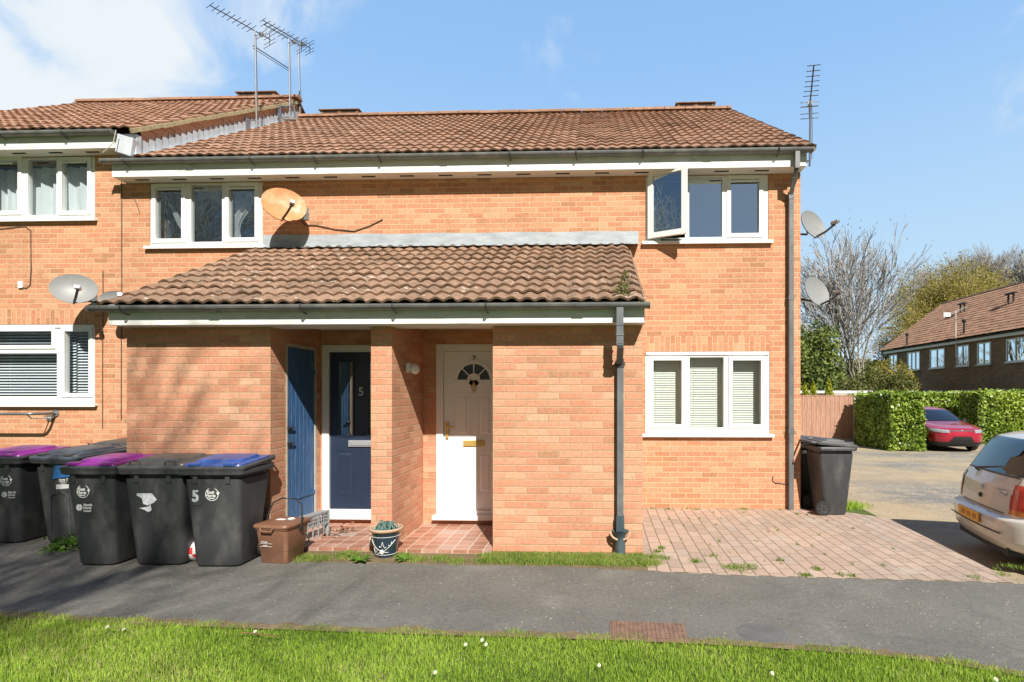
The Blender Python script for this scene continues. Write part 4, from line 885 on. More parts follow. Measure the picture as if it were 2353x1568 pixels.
t2 = aerial((-6.36, 11.25, 7.42), (-6.36, 11.2, 9.12), (-.32, -.55, 0), 'middle aerial with a second lower arm, on the mast with a square steel bracket', 6, .30, wall=(-6.6, 11.25, 7.4), kind='log')
MB().tube([(0, -.02, 1.08), (-.29, -.80, 1.08)], .010, 5).tube([(0, -.02, 1.03), (-.29, -.80, 1.03)], .006, 5).build('lower_arm', M_dkmetal, t2)
mb = MB(); mb.tube([(-.2, -.02, .02), (.1, -.02, .02), (.1, -.02, .30), (-.2, -.02, .30), (-.2, -.02, .02)], .02, 4).build('square_bracket', M_steel, t2)
aerial((-6.58, 12.05, 7.85), (-6.60, 12.0, 9.60), (-.44, -.80, 0), 'rightmost aerial on the left gable peak, thin mast behind the other two', 8, .30, wall=(-6.68, 12.05, 7.8), r=.011)
aerial((3.075, 7.80, 4.86), (3.085, 7.80, 5.80), (-.29, -.86, .04), 'short aerial on the gutter corner at the right end of the main roof', 7, .21, wall=(2.975, 7.86, 4.9), roll=.1)
# ------------------------------------------------------------ porch lamp
t = thing('wall_lamp', (xp1, 6.05, 1.93), 'small white bulkhead lamp on the brick pier beside the white door', 'lamp')
MB().lathe([(.055, 0), (.055, .03), (.045, .05)], n=20, axis=(1, 0, 0)).box(.03, .06, -.10, -.03, -.05, .05).build('lamp_base', M_white, t, bevel=.003)
MB().lathe([(.035, -.04), (.05, -.02), (.055, .0), (.052, .03), (.036, .052), (.0, .062)], (.095, -.02, -.01), 20, (.45, -.3, -.5), cap=False).build('lamp_shade', M_white, t, smooth=True)
# ------------------------------------------------------------ wheelie bins
def ringm(r0, r1, n, c, ext=.0015, a0=0, a1=2*math.pi):
    mb = MB(); P = []
    for i in range(n+1):
        a = a0+(a1-a0)*i/n; P.append([(c[0]+r*math.cos(a), c[1], c[2]+r*math.sin(a)) for r in (r0, r1)])
    for i in range(n):
        mb.quad([P[i][0], P[i][1], P[i+1][1], P[i+1][0]])
    return mb
def logo_eh(par, x, z, y, s=1.0, m=M_sticker, full=True):
    """round council emblem: ring, lettering, small map shape"""
    o = []
    q = ringm(.056*s, .062*s, 40, (x, y, z)); q.quad([(x+.056*s+.013*s*math.cos(a)*(1+.2*math.sin(3*a)), y-.0005, z+.008*s+.016*s*math.sin(a)*(1+.15*math.cos(4*a))) for a in np.linspace(0, 6.28, 18, endpoint=False)])
    o.append(q.build('e', m))
    o.append(text('East', .040*s, 'e', m, None, Vector((x-.012*s, y-.001, z+.018*s)), bold=.0012)); o.append(text('Herts', .040*s, 'e', m, None, Vector((x-.012*s, y-.001, z-.014*s)), bold=.0012))
    o.append(text('Council', .020*s, 'e', m, None, Vector((x-.01*s, y-.001, z-.038*s)), bold=.0006))
    return joinm('council_emblem', o, par)
def logo_nh(par, x, z, y, s=1.0, m=M_sticker):
    o = []; mb = MB()
    for k in range(4):
        a = R(45+90*k); c = Vector((x-.05*s+.019*s*math.cos(a), y, z+.019*s*math.sin(a))); pts = []
        for t in np.linspace(0, 2*math.pi, 20, endpoint=False):
            hx, hy = .016*math.sin(t)**3, (.013*math.cos(t)-.005*math.cos(2*t)-.002*math.cos(3*t)); b = a-math.pi/2
            pts.append(c+Vector((hx*math.cos(b)-hy*math.sin(b), 0, hx*math.sin(b)+hy*math.cos(b)))*s*1.15)
        mb.quad(pts)
    o.append(mb.build('e', m))
    for i, (tx, sz) in enumerate((('North', .034), ('Herts', .034), ('Council', .024))): o.append(text(tx, sz*s, 'e', m, None, Vector((x-.008*s, y-.001, z+(.024-.028*i)*s)), align='LEFT', bold=.001))
    return joinm('council_name', o, par)
def bin_(loc, rz, label, lid='grey', group='wheelie bins in front of the terrace', w=.56, d=.66, logos=True, arch=False, lift=0.0, loops=False):
    t = thing('wheelie_bin', loc, label, 'bin', rz, group)
    lm = {'purple': M_purple, 'blue': M_blue, 'grey': M_binlid}[lid]; fy = lambda z: -d/2+.085-.07*(z/.9)   # front face
    rg = []
    for z, ww, yf_, yb, r in ((.015, w-.15, fy(0)+.012, d/2-.12, .06), (.03, w-.135, fy(0), d/2-.115, .065), (.45, w-.09, fy(.45), d/2-.08, .06), (.80, w-.045, fy(.80), d/2-.045, .05), (.835, w-.045, fy(.83), d/2-.045, .05), (.84, w-.085, fy(.83)+.025, d/2-.06, .05), (.885, w-.07, fy(.88)+.02, d/2-.055, .05)):
        rg.append(rrect(ww, yb-yf_, r, 0, (yf_+yb)/2, z, 5))
    body = MB().loft(rg).build('body', M_bin, t, smooth=True, angle=35)
    MB().loft([rrect(w, d-.02, .04, 0, -.005, .875), rrect(w+.035, d+.0, .045, 0, -.012, .885), rrect(w+.04, d+.01, .045, 0, -.012, .925), rrect(w+.02, d-.01, .04, 0, -.012, .935)]).build('rim', M_bin, body, smooth=True, angle=50)
    for s in (-1, 1): MB().box(s*.15-.02, s*.15+.02, fy(.88)-.005, fy(.88)+.03, .80, .875).build('rim_web', M_bin, body)
    if arch:
        P = []
        for a in np.linspace(math.pi, 0, 14): P.append((.04+.115*math.cos(a)*1.0, fy(.55)-.004, .50+.06*math.sin(a)))
        P = [(-.13, fy(.05)-.0, .08)]+P+[(.13, fy(.05)-.0, .08)]
        MB().tube(P, .010, 6).build('moulded_arch', M_bin, body, smooth=True)
    lf = lambda y: .045*(y+d/2)/d   # rises to the back
    def lr(ww, dd, r, z, cy=-.01): return [(x, y, zz+lf(y)) for x, y, zz in rrect(ww, dd, r, 0, cy, z)]
    sub = MB().loft([lr(w+.05, d+.02, .05, .925), lr(w+.055, d+.03, .05, .945), lr(w+.03, d+.0, .05, .958)]).build('lid', M_binlid if lid == 'grey' else M_bin, t, smooth=True, angle=45)
    top = MB().loft([lr(w-.01, d-.05, .05, .950), lr(w-.02, d-.07, .05, .972), lr(w-.12, d-.20, .05, .976), lr(w-.15, d-.24, .05, 1.000), lr(w-.20, d-.30, .05, 1.006)])
    top.build('lid_panel', lm, sub, smooth=True, angle=40)
    for s in (-1, 1):
        x = s*.165; y0 = -d/2+.02
        if loops: MB().tube([(x-.05, y0, .96), (x-.045, y0-.01, 1.0), (x+.045, y0-.01, 1.0), (x+.05, y0, .96)], .010, 6).build('lid_handle', M_binlid, sub, smooth=True)
        else: MB().loft([rrect(.11, .07, .02, x, y0+.02, .965), rrect(.11, .075, .02, x, y0+.02, .982), rrect(.085, .05, .02, x, y0+.02, .992)]).build('lid_handle', lm, sub, smooth=True, angle=40)
    MB().tube([(-w/2+.03, d/2+.0, .985), (-w/2+.03, d/2+.05, .99), (w/2-.03, d/2+.05, .99), (w/2-.03, d/2+.0, .985)], .014, 8).build('handle_bar', M_bin, t, smooth=True)
    for s in (-1, 1):
        wh = MB().lathe([(.04, -.025), (.098, -.025), (.10, -.018), (.10, .018), (.098, .025), (.04, .025)], (s*(w/2-.055), d/2-.10, .10), 24, (1, 0, 0)).build('wheel', M_black, t, smooth=True, angle=35)
        hb = MB().lathe([(.045, -.012), (.06, -.030), (.062, .030), (.045, .012)], (s*(w/2-.055), d/2-.10, .10), 16, (1, 0, 0))
        for k in range(6):
            a = k*math.pi/3; hb.obox((s*(w/2-.055), d/2-.10+.04*math.cos(a), .10+.04*math.sin(a)), (.030, 0, 0), (0, .018*math.cos(a), .018*math.sin(a)), (0, -.006*math.sin(a), .006*math.cos(a)))
        hb.build('hub', M_steel if False else M_binlid, wh)
    t['w'] = w
    return t, body, fy
def placed(px, Yf, d=.66, X=None):
    x = PX(px, 1000, Yf)[0] if X is None else X; return (x, Yf+d/2, 0)
t, b, fy = bin_(placed(0, 4.90, d=.58, X=-3.535), R(2), 'wheelie bin with a bright blue lid and a number 5 sticker on its front', 'blue', d=.58)
logo_eh(b, .0, .70, fy(.70)-.004); text('5', .155, 'number_sticker', M_stickerworn, b, Vector((-.155, fy(.68)-.003, .68)), sx=.85, bold=.006)
mb = MB(); y = fy(.68)-.0015; mb.quad([(-.215, y, .755), (-.14, y, .765), (-.105, y, .74), (-.10, y, .60), (-.15, y, .592), (-.205, y, .60)]); mb.build('sticker_backing', M_bin, b)
t, b, fy = bin_(placed(0, 4.93, d=.58, X=-4.12), R(2), 'wheelie bin with a plain grey lid and a torn sticker, between purple and blue lids', 'grey', w=.60, d=.58, loops=True)
y = fy(.66)-.003
MB().quad([(-.16, y, .745), (-.10, y, .765), (-.03, y, .75), (-.02, y, .70), (.03, y, .64), (-.0, y, .61), (-.06, y, .585), (-.10, y, .60), (-.11, y, .65), (-.16, y, .68)]).quad([(-.14, y, .56), (-.05, y, .575), (-.03, y, .60), (-.02, y, .54), (-.05, y, .52), (-.09, y, .545)]).build('torn_sticker', M_stickerworn, b)
t, b, fy = bin_(placed(0, 4.90, d=.58, X=-4.70), R(-1), 'front purple-lidded wheelie bin, left of the plain grey-lidded bin', 'purple', w=.50, d=.58)
logo_eh(b, -.06, .72, fy(.72)-.004); logo_nh(b, -.06, .565, fy(.56)-.003)
t, b, fy = bin_(placed(0, 5.62, X=-6.46), R(2), 'purple-lidded wheelie bin at the left edge of the photo', 'purple')
logo_eh(b, .12, .70, fy(.70)-.004); logo_nh(b, .14, .545, fy(.545)-.003)
t, b, fy = bin_(placed(0, 5.66, X=-5.78), R(-6), 'wheelie bin with a faded slate blue lid and a blue tag hanging on its front', 'grey', arch=True)
logo_eh(b, .10, .72, fy(.72)-.004, .9); y = fy(.62)-.003
sm = ringm(0, 0, 1, (0, 0, 0)); MB().quad([(-.0, y, .60), (.16, y, .615), (.16, y, .665), (.0, y, .65)]).build('small_label', M_sticker, b)
MB().quad([(-.02, fy(.8)-.012, .715), (.20, fy(.8)-.012, .745), (.185, fy(.8)-.012, .87), (.01, fy(.8)-.012, .86)]).build('blue_tag', mat('blue_tag_plastic', (.03, .16, .42), .5), b)
lidb = [c for c in children(t) if c.name.startswith('lid')][0]
for c in children(lidb)+[lidb]: 
    c.data = c.data.copy(); c.data.materials[0] = mat('faded_blue_lid', (.10, .125, .155), .45, dirt=(.24, .25, .26), ds=4, damt=.7) if c is lidb or 'panel' in c.name else c.data.materials[0]
bin_((-6.02, 6.86, 0.02), R(-4), 'dusty grey-lidded wheelie bin standing behind the row, against the porch side wall', 'grey', w=.62, d=.70, loops=True)
bin_((3.27, 7.66, 0), R(90), 'black wheelie bin seen side-on at the right corner of the house', 'grey', w=.54, d=.52)
bin_((3.33, 8.42, -.03), R(90), 'dark bin hidden behind the side-on bin, only its lid corner showing', 'grey', w=.54, d=.54)
# ------------------------------------------------------------ caddy, crate, ball, pot
gx_, gy_ = GR(625, 1299); t = thing('food_caddy', (gx_, gy_+.18, 0), 'brown food waste caddy with raised black handle beside the blue-lidded bin', 'caddy', R(-8))
rg = [rrect(ww, dd, r, 0, 0, z) for z, ww, dd, r in ((.0, .27, .25, .03), (.012, .285, .265, .035), (.12, .30, .29, .035), (.125, .308, .298, .035), (.33, .335, .35, .04), (.335, .355, .37, .04), (.355, .36, .375, .04))]
bd = MB().loft(rg).build('body', M_brown, t, smooth=True, angle=35)
ld = MB().loft([rrect(.37, .39, .04, 0, 0, .352), rrect(.375, .395, .04, 0, 0, .365), rrect(.36, .38, .04, 0, 0, .380), rrect(.25, .27, .04, 0, .01, .388)]).build('lid', M_brown, t, smooth=True, angle=40)
MB().tube([(-.09, -.198, .352), (-.07, -.206, .325), (.03, -.206, .325), (.05, -.198, .352)], .009, 6).build('lid_catch', M_brown, ld, smooth=True)
MB().tube([(.05+.03*math.cos(a), .06+.03*math.sin(a), .391) for a in np.linspace(0, 6.1, 12)], .006, 4).box(-.08, .01, -.0, .05, .389, .391).build('lid_sticker', M_sticker, ld)
MB().tube([(.188, .05, .33), (.187, .04, .42), (.165, .03, .56), (.10, .02, .61), (-.02, .015, .62), (-.12, .01, .60)] if False else [(.19, .02, .31), (.19, .03, .42), (.16, .06, .54), (.08, .09, .585), (-.08, .09, .585), (-.16, .06, .54), (-.19, .03, .42), (-.19, .02, .31)], .0085, 8).build('carry_handle', M_black, t, smooth=True)
for s in (-1, 1): MB().lathe([(.022, -.008), (.022, .008)], (s*.188, .02, .31), 14, (1, 0, 0)).build('handle_boss', M_black, t)
o = [text('food waste', .016, 'e', M_sticker, None, Vector((-.10, -.172, .215)), align='LEFT'), text('recycle', .016, 'e', M_sticker, None, Vector((-.08, -.169, .18)), align='LEFT')]
fb = MB(); fr_ = lambda z: -.163
for q in ((-.11, .02, .170, .171), (-.11, .02, .198, .199)): fb.quad([(q[0], -.168, q[2]-.001), (q[1], -.168, q[2]-.001), (q[1], -.168, q[3]+.001), (q[0], -.168, q[3]+.001)])
o.append(fb.build('e', M_sticker)); joinm('printed_label', o, bd)
A = Vector((*GR(676, 1262), 0)); B = Vector((*GR(733, 1241), 0)); dv = (B-A); L = .52; rz = math.atan2(dv.y, dv.x)
t = thing('folding_crate', A+Vector((.02, .0, .03)), 'grey folded plastic crate standing on edge beside the brown caddy', 'crate', rz)
def lattice(mb, x0, x1, z0, z1, y, nx, nz, b=.010, th=.010):
    for i in range(nx+1):
        x = x0+(x1-x0)*i/nx; mb.box(x-b/2, x+b/2, y, y+th, z0, z1)
    for j in range(nz+1):
        z = z0+(z1-z0)*j/nz; mb.box(x0, x1, y-.001, y+th+.001, z-b*.8, z+b*.8)
for y in (0, .075):
    mb = MB(); lattice(mb, 0, L, .01, .27, y, 6, 2); lattice(mb, .02, L-.02, .15, .26, y+.001, 14, 3, .005, .006); mb.build('side_panel', M_crate, t)
mb = MB(); lattice(mb, 0, L, .262, .268, .02, 10, 1); mb.box(0, L, .0, .085, .262, .272); mb.box(0, .012, 0, .085, .01, .27); mb.box(L-.012, L, 0, .085, .01, .27); mb.build('rim', M_crate, t)
lf_ = MB()
for i in range(46):
    x, y, z = rnd.uniform(.30, .72), rnd.uniform(.02, .20), abs(rnd.gauss(.0, .045)); a = rnd.uniform(0, 6.28); v = Vector((math.cos(a), math.sin(a), rnd.uniform(-.3, .7)))*rnd.uniform(.02, .05); w_ = Vector((-v.y, v.x, rnd.uniform(-.02, .02)))*.35
    c = A+dv.normalized()*x+Vector((-dv.y, dv.x, 0)).normalized()*(-y+.02)+Vector((.06, 0, z+.05)); lf_.quad([c-v, c+w_, c+v, c-w_])
tag(lf_.build('dry_leaves', M_leafdry), 'brown dry leaf litter blown behind the grey crate on the porch tiles', 'leaves', kind='stuff')
cb = Vector((*GR(440, 1292), .10)); cb += Vector((0, .06, 0))
t = thing('football', cb, 'red and white football peeping out from behind the blue-lidded bin', 'ball')
bm = bmesh.new(); bmesh.ops.create_icosphere(bm, subdivisions=4, radius=.10); me = bpy.data.meshes.new('ball_panels'); bm.to_mesh(me)
for p in me.polygons: p.use_smooth = True
me.materials.append(M_ballw); me.materials.append(M_ballr)
for p in me.polygons:
    if math.sin(p.center.x*55+1.2)*math.sin(p.center.z*48+.6)+math.sin(p.center.y*45)*.6 > .45: p.material_index = 1
bm.free(); o = bpy.data.objects.new('ball_panels', me); C.objects.link(o); o.parent = t
px_, py_ = GR(876, 1286); t = thing('plant_pot', (px_, py_+.13, 0), 'dark blue glazed flower pot with painted line pattern, standing in front of the brick pier', 'pot')
pot = MB().lathe([(.095, .0), (.10, .01), (.135, .20), (.142, .255), (.146, .258), (.135, .25), (.10, .18), (.0, .18)], n=32, cap=False).build('pot', M_glaze, t, smooth=True, angle=50)
MB().lathe([(.142, .252), (.166, .268), (.170, .282), (.162, .292), (.148, .290), (.135, .262)], n=32, cap=False).build('pot_rim', M_terracotta, pot, smooth=True)
pt = MB(); rr_ = lambda z: .10+.035*(z-.01)/.19+.0035
for a0, z0, a1, z1 in ((-150, .18, -60, .06), (-120, .05, -30, .18), (-100, .13, -85, .17), (-85, .17, -70, .12), (-140, .10, -115, .08), (-60, .14, -45, .17)):
    pt.tube([(rr_(z0+(z1-z0)*k)*math.cos(R(a0+(a1-a0)*k)), rr_(z0+(z1-z0)*k)*math.sin(R(a0+(a1-a0)*k)), z0+(z1-z0)*k-.03*math.sin(k*3.14)) for k in np.linspace(0, 1, 9)], .0028, 4)
for z in (.215, .035): pt.tube([((rr_(z)+.001)*math.cos(a), (rr_(z)+.001)*math.sin(a), z) for a in np.linspace(-3.3, .2, 24)], .0022, 4)
for k in range(5): a = R(-90)+.14*math.cos(k*1.257); pt.lathe([(.009, 0), (.009, .003)], (rr_(.07)*math.cos(a), rr_(.07)*math.sin(a), .07+.016*math.sin(k*1.257)), 8, (math.cos(a), math.sin(a), 0))
pt.build('painted_pattern', M_sticker, pot)
wr = MB()
for k in range(34):
    a = rnd.uniform(0, 6.28); b_ = a+rnd.uniform(1.6, 3.6); r_ = rnd.uniform(.09, .135); z = .24+rnd.uniform(0, .03)
    wr.tube([(r_*math.cos(a)*(1-s)+r_*math.cos(b_)*s, r_*math.sin(a)*(1-s)+r_*math.sin(b_)*s, z+.085*math.sin(math.pi*s)*rnd.uniform(.8, 1.05)) for s in np.linspace(0, 1, 9)], .0035, 4)
wr.build('wire_tangle', M_wire, t)
MB().lathe([(0, .25), (.07, .27), (.13, .23)], n=16, cap=False).build('pot_soil', M_dark, t)
st = MB(); gx2, gy2 = GR(846, 1270); st.box(-.05, .05, -.03, .04, 0, .13); o = st.build('stone_block', M_concrete, None, bevel=.012); o.location = (gx2+.02, gy2+.12, 0); tag(o, 'small pale stone block tucked behind the blue pot', 'stone')
# ------------------------------------------------------------ handrail at the left
t = thing('handrail', (-7.35, 7.5, 0), 'grey tubular handrail fixed under the left ground floor window', 'handrail')
zr = 1.61-41*7.7/1250; xe = PX(74, 952, 7.5)[0]+7.35
MB().tube([(-2.6, 0, zr), (xe-.06, 0, zr), (xe-.02, .03, zr), (xe, .10, zr), (xe, .345, zr)], .021, 10).build('rail', M_alu, t, smooth=True)
MB().lathe([(.05, .33), (.05, .342)], (xe, 0, zr), 16, (0, 1, 0)).build('wall_flange', M_steel, t)
MB().tube([(-.75, 0, zr), (-.75, .08, zr-.07), (-.75, .342, zr-.07)], .009, 6).box(-.79, -.71, .33, .343, zr-.11, zr-.03).build('rail_bracket', M_steel, t)
MB().tube([(-2.5, 0, zr), (-2.5, 0, 0.02)], .021, 10).build('post', M_alu, t)
# raised bed wall where the weeds grow, left of the porch
t = thing('planter_box', (-5.55, 7.45, 0), 'low brown timber planter behind the grey-lidded bins', 'planter')
MB().box(-.55, .55, -.25, -.22, 0, 1.02).box(-.55, -.52, -.22, .3, 0, 1.02).box(.52, .55, -.22, .3, 0, 1.02).build('planter_side', mat('brown_timber', (.26, .15, .09), .8, dirt=(.38, .24, .14), ds=4), t, bevel=.004)
MB().box(-.60, .60, -.28, .33, 1.022, 1.06).build('planter_top', mat('dusty_timber', (.42, .25, .16), .85, dirt=(.30, .18, .11)), t, bevel=.006)
# ------------------------------------------------------------ covers in the path
x0_, y0_ = GR(1405, 1470); x1_, y1_ = GR(1568, 1435); t = thing('drain_cover', ((x0_+x1_)/2, (y0_+y1_)/2, .0), 'rusty rectangular ribbed drain cover set in the path beside the lawn', 'drain cover', R(-3))
w_, d_ = abs(x1_-x0_)*.94, abs(y1_-y0_)*1.0
MB().box(-w_/2-.02, w_/2+.02, -d_/2-.02, d_/2+.02, .002, .005).build('cover_plate', M_grate, t)
mb = MB()
for i in range(17): x = -w_/2+w_*i/16; mb.box(x-.006, x+.006, -d_/2, d_/2, .005, .011)
for j in range(8): y = -d_/2+d_*j/7; mb.box(-w_/2, w_/2, y-.005, y+.005, .0052, .0105)
mb.build('cover_ribs', M_grate, t)
x0_, y0_ = GR(1750, 1455); t = thing('round_cover', (x0_, y0_, 0), 'small round grey inspection cover in the path, right of the rusty one', 'drain cover', R(12))
MB().lathe([(.0, .004), (.15, .004), (.16, .002), (.16, 0)], n=32, cap=False).build('cover_disc', M_slate, t)
mb = MB()
for k in range(-3, 4): l = math.sqrt(.145**2-(k*.04)**2); mb.box(-l, l, k*.04-.004, k*.04+.004, .004, .007)
mb.build('cover_ribs', M_slate, t)
# ------------------------------------------------------------ vegetation helpers
def quadcloud(P, size, seed, asp=1.0, up=0.0, sizes=None):
    """one small diamond leaf per point, random orientation"""
    rg = np.random.default_rng(seed); n = len(P); P = np.asarray(P)
    a = rg.normal(size=(n, 3)); a[:, 2] += up; a /= np.linalg.norm(a, axis=1)[:, None]
    b = np.cross(a, rg.normal(size=(n, 3))); b /= np.linalg.norm(b, axis=1)[:, None]
    s = (size*(0.6+0.8*rg.random(n)))[:, None] if sizes is None else sizes[:, None]
    V = np.stack([P-a*s, P+b*s*asp*.6, P+a*s, P-b*s*asp*.6], 1).reshape(-1, 3)
    return V, np.arange(4*n).reshape(n, 4)
def clump(P, k, seed):
    """low frequency tone so that foliage has light and dark masses of leaf colour"""
    rg = np.random.default_rng(seed); w = rg.normal(size=(5, 3))*k; ph = rg.random(5)*6.28
    return sum(np.sin(P@w[i]+ph[i]) for i in range(5))/5
def tubes(segs, sides=4):
    """segs: (n,8) p0,p1,r0,r1 -> quads"""
    S_ = np.asarray(segs, dtype=float); p0, p1, r0, r1 = S_[:, :3], S_[:, 3:6], S_[:, 6], S_[:, 7]
    d = p1-p0; d /= np.linalg.norm(d, axis=1)[:, None]+1e-9; t = np.where(np.abs(d[:, 2:3]) < .9, [[0, 0, 1.]], [[1., 0, 0]]); a = np.cross(d, t); a /= np.linalg.norm(a, axis=1)[:, None]; b = np.cross(d, a)
    V = []
    for (p, r) in ((p0, r0), (p1, r1)):
        for k in range(sides):
            th = 2*math.pi*k/sides; V.append(p+(a*math.cos(th)+b*math.sin(th))*r[:, None])
    V = np.stack(V, 1); n = len(S_); F_ = []
    for k in range(sides): F_.append(np.stack([np.full(n, k), np.full(n, (k+1) % sides), np.full(n, sides+(k+1) % sides), np.full(n, sides+k)], 1)+np.arange(n)[:, None]*2*sides)
    return V.reshape(-1, 3), np.concatenate(F_)
def bare_tree(loc, h, seed, label, name='bare_tree', trunks=1, lean=.10, spread=.62, depth=6, r=None, barkm=None, twigm=None, first=.25, nb=(2, 4), cat='tree', group=None, twig_r=.006, leaf=None, dens=1):
    rg = random.Random(seed); segs = []; tips = []; r = r or h*.014
    def grow(p, d, L, rad, lv):
        n = 3 if lv < 3 else 2; pts = [p]
        for i in range(n):
            d = (d+Vector((rg.gauss(0, .10), rg.gauss(0, .10), rg.gauss(.03, .06)))).normalized(); q = pts[-1]+d*(L/n)
            ra, rb = rad*(1-.35*i/n), rad*(1-.35*(i+1)/n); segs.append((*pts[-1], *q, max(ra, twig_r), max(rb, twig_r), lv)); pts.append(q)
            if lv < depth and (i > 0 or lv > 0):
                for _ in range(1 if (lv < 2 or dens < 1) else rg.randint(1, 2)):
                    ax = d.orthogonal().normalized(); ax.rotate(Matrix.Rotation(rg.uniform(0, 6.28), 3, d)); e = (d*(1-spread*.5)+ax*spread*rg.uniform(.6, 1.15)+Vector((0, 0, .10))).normalized()
                    grow(q, e, L*rg.uniform(.55, .80), rb*.60, lv+1)
        if lv < depth: grow(pts[-1], d, L*.72, rad*.62, lv+1)
        else: tips.append(pts[-1])
    for k in range(trunks):
        a = rg.uniform(0, 6.28); d = Vector((lean*math.cos(a+k*2.4)*(2 if trunks > 1 else 1), lean*math.sin(a+k*2.4)*(2 if trunks > 1 else 1), 1)).normalized()
        grow(Vector((.12*math.cos(a), .12*math.sin(a), 0)) if trunks > 1 else Vector((0, 0, 0)), d, h*first, r*(1 if k == 0 else rg.uniform(.6, .9)), 0)
    top = max(s[5] for s in segs); k = h/top
    A = np.array(segs); A[:, :6] *= k
    t = thing(name, loc, label, cat, group=group)
    lo = A[A[:, 8] <= 2][:, :8]; hi = A[A[:, 8] > 2][:, :8]
    V, F_ = tubes(lo, 6); npmesh('trunk', V, F_, barkm or M_bark, t, smooth=True)
    V, F_ = tubes(hi, 3); npmesh('crown', V, F_, twigm or M_twig, t)
    if leaf:
        m, n, sz = leaf; rr = np.random.default_rng(seed); P = np.array([tuple(q*k) for q in tips]); P = P[rr.integers(0, len(P), n)]+rr.normal(size=(n, 3))*h*.022
        V, F_ = quadcloud(P, sz, seed); npmesh('foliage', V, F_, m, t, tone=np.clip(.5+.35*clump(P, 1.1, seed)+rr.normal(size=n)*.18, 0, 1))
    return t
def bush(loc, rx, ry, h, seed, label, m, n=4000, leaf=.07, name='shrub', cat='shrub', group=None, z0=0.0, cone=False, stems=True, cl=2.2, lumps=9, bul=.22):
    rg = np.random.default_rng(seed); L = rg.normal(size=(lumps, 3)); L /= np.linalg.norm(L, axis=1)[:, None]
    u = rg.normal(size=(n, 3)); u /= np.linalg.norm(u, axis=1)[:, None]; rad = rg.random(n)**.33
    bulge = 1+bul*np.max(u@L.T, axis=1)**(3 if bul < .3 else 14)-(.12 if bul < .3 else .30)+.10*clump(u*2, 2.5, seed+1)
    P = u*(rad*bulge)[:, None]
    if cone: zz = rg.random(n)**1.15; a = rg.random(n)*6.28; rr = (1-zz)**.75*rg.random(n)**.4*(1+.25*np.sin(a*5+zz*20)); P = np.stack([rr*np.cos(a)*rx, rr*np.sin(a)*ry, zz*h+z0], 1)
    else: P = P*[rx, ry, h/2]+[0, 0, h/2+z0]
    P = P[P[:, 2] > z0*.5-.05]; n = len(P)
    V, F_ = quadcloud(P, leaf, seed); t = thing(name, loc, label, cat, group=group)
    npmesh('foliage', V, F_, m, t, tone=np.clip(.48+.45*clump(P, cl, seed)+rg.normal(size=n)*.20, 0, 1))
    if stems:
        sg = []
        for k in range(9):
            a = k*.7; q = Vector((rx*.5*math.cos(a), ry*.5*math.sin(a), h*(.55+.3*rnd.random()))); sg.append((0.05*math.cos(a), .05*math.sin(a), 0, *(q*.5), h*.012, h*.009)); sg.append((*(q*.5), *q, h*.009, h*.003))
        V, F_ = tubes(np.array(sg), 5); npmesh('stems', V, F_, M_bark, t)
    return t
# ------------------------------------------------------------ background on the right
def QX(px, Y, z): x, _ = PX(px, 900, Y); return (x, Y, z)
ZG = -.36
t = thing('board_fence', QX(1905, 23, ZG), 'red-brown closeboard fence panel with pale concrete post, right of the house corner', 'fence')
x0, x1 = PX(1835, 900, 23)[0]-t.location.x-.9, PX(1960, 900, 23)[0]-t.location.x; zt = 1.66-ZG
mb = MB(); x = x0; i = 0
while x < x1-.01: w = min(.095, x1-x); mb.box(x, x+w-.006, -.012-.008*(i % 2), .01-.008*(i % 2), .22, zt-.03+rnd.uniform(-.008, .008)); x += w; i += 1
mb.build('boards', M_fencewood, t)
MB().box(x0, x1, -.035, .03, zt-.028, zt).build('capping_rail', M_fencewood, t); MB().box(x0, x1, -.02, .03, 0, .22).build('gravel_board', M_concrete, t)
MB().box(x1+.005, x1+.135, -.06, .06, 0, zt+.10).build('concrete_post', M_concrete, t, bevel=.008)
MB().box(x1+.136, x1+.20, -.03, .06, 0, zt+.04).build('fence_end', M_fencewood, t)
t = thing('garden_shed', QX(1925, 27, ZG), 'white-roofed low shed showing above the fence top', 'shed')
MB().box(-2.6, 1.5, 0, 3, 0, 2.12).build('shed_wall', M_concrete, t); MB().box(-2.7, 1.6, -.15, 3.1, 2.122, 2.24).build('shed_roof', M_white, t)
for i, (px, hh) in enumerate(((1850, 2.55), (1869, 2.62), (1905, 2.72))):
    bush(QX(px, 24.4, ZG), .5, .5, hh, 30+i, ('golden conifer over the fence, nearest the house corner', 'middle golden conifer behind the fence, close to its left twin', 'separate golden conifer near the right end of the fence')[i], M_gold, 2600, .05, 'golden_conifer', 'conifer', 'golden conifers behind the fence', cone=True, stems=True)
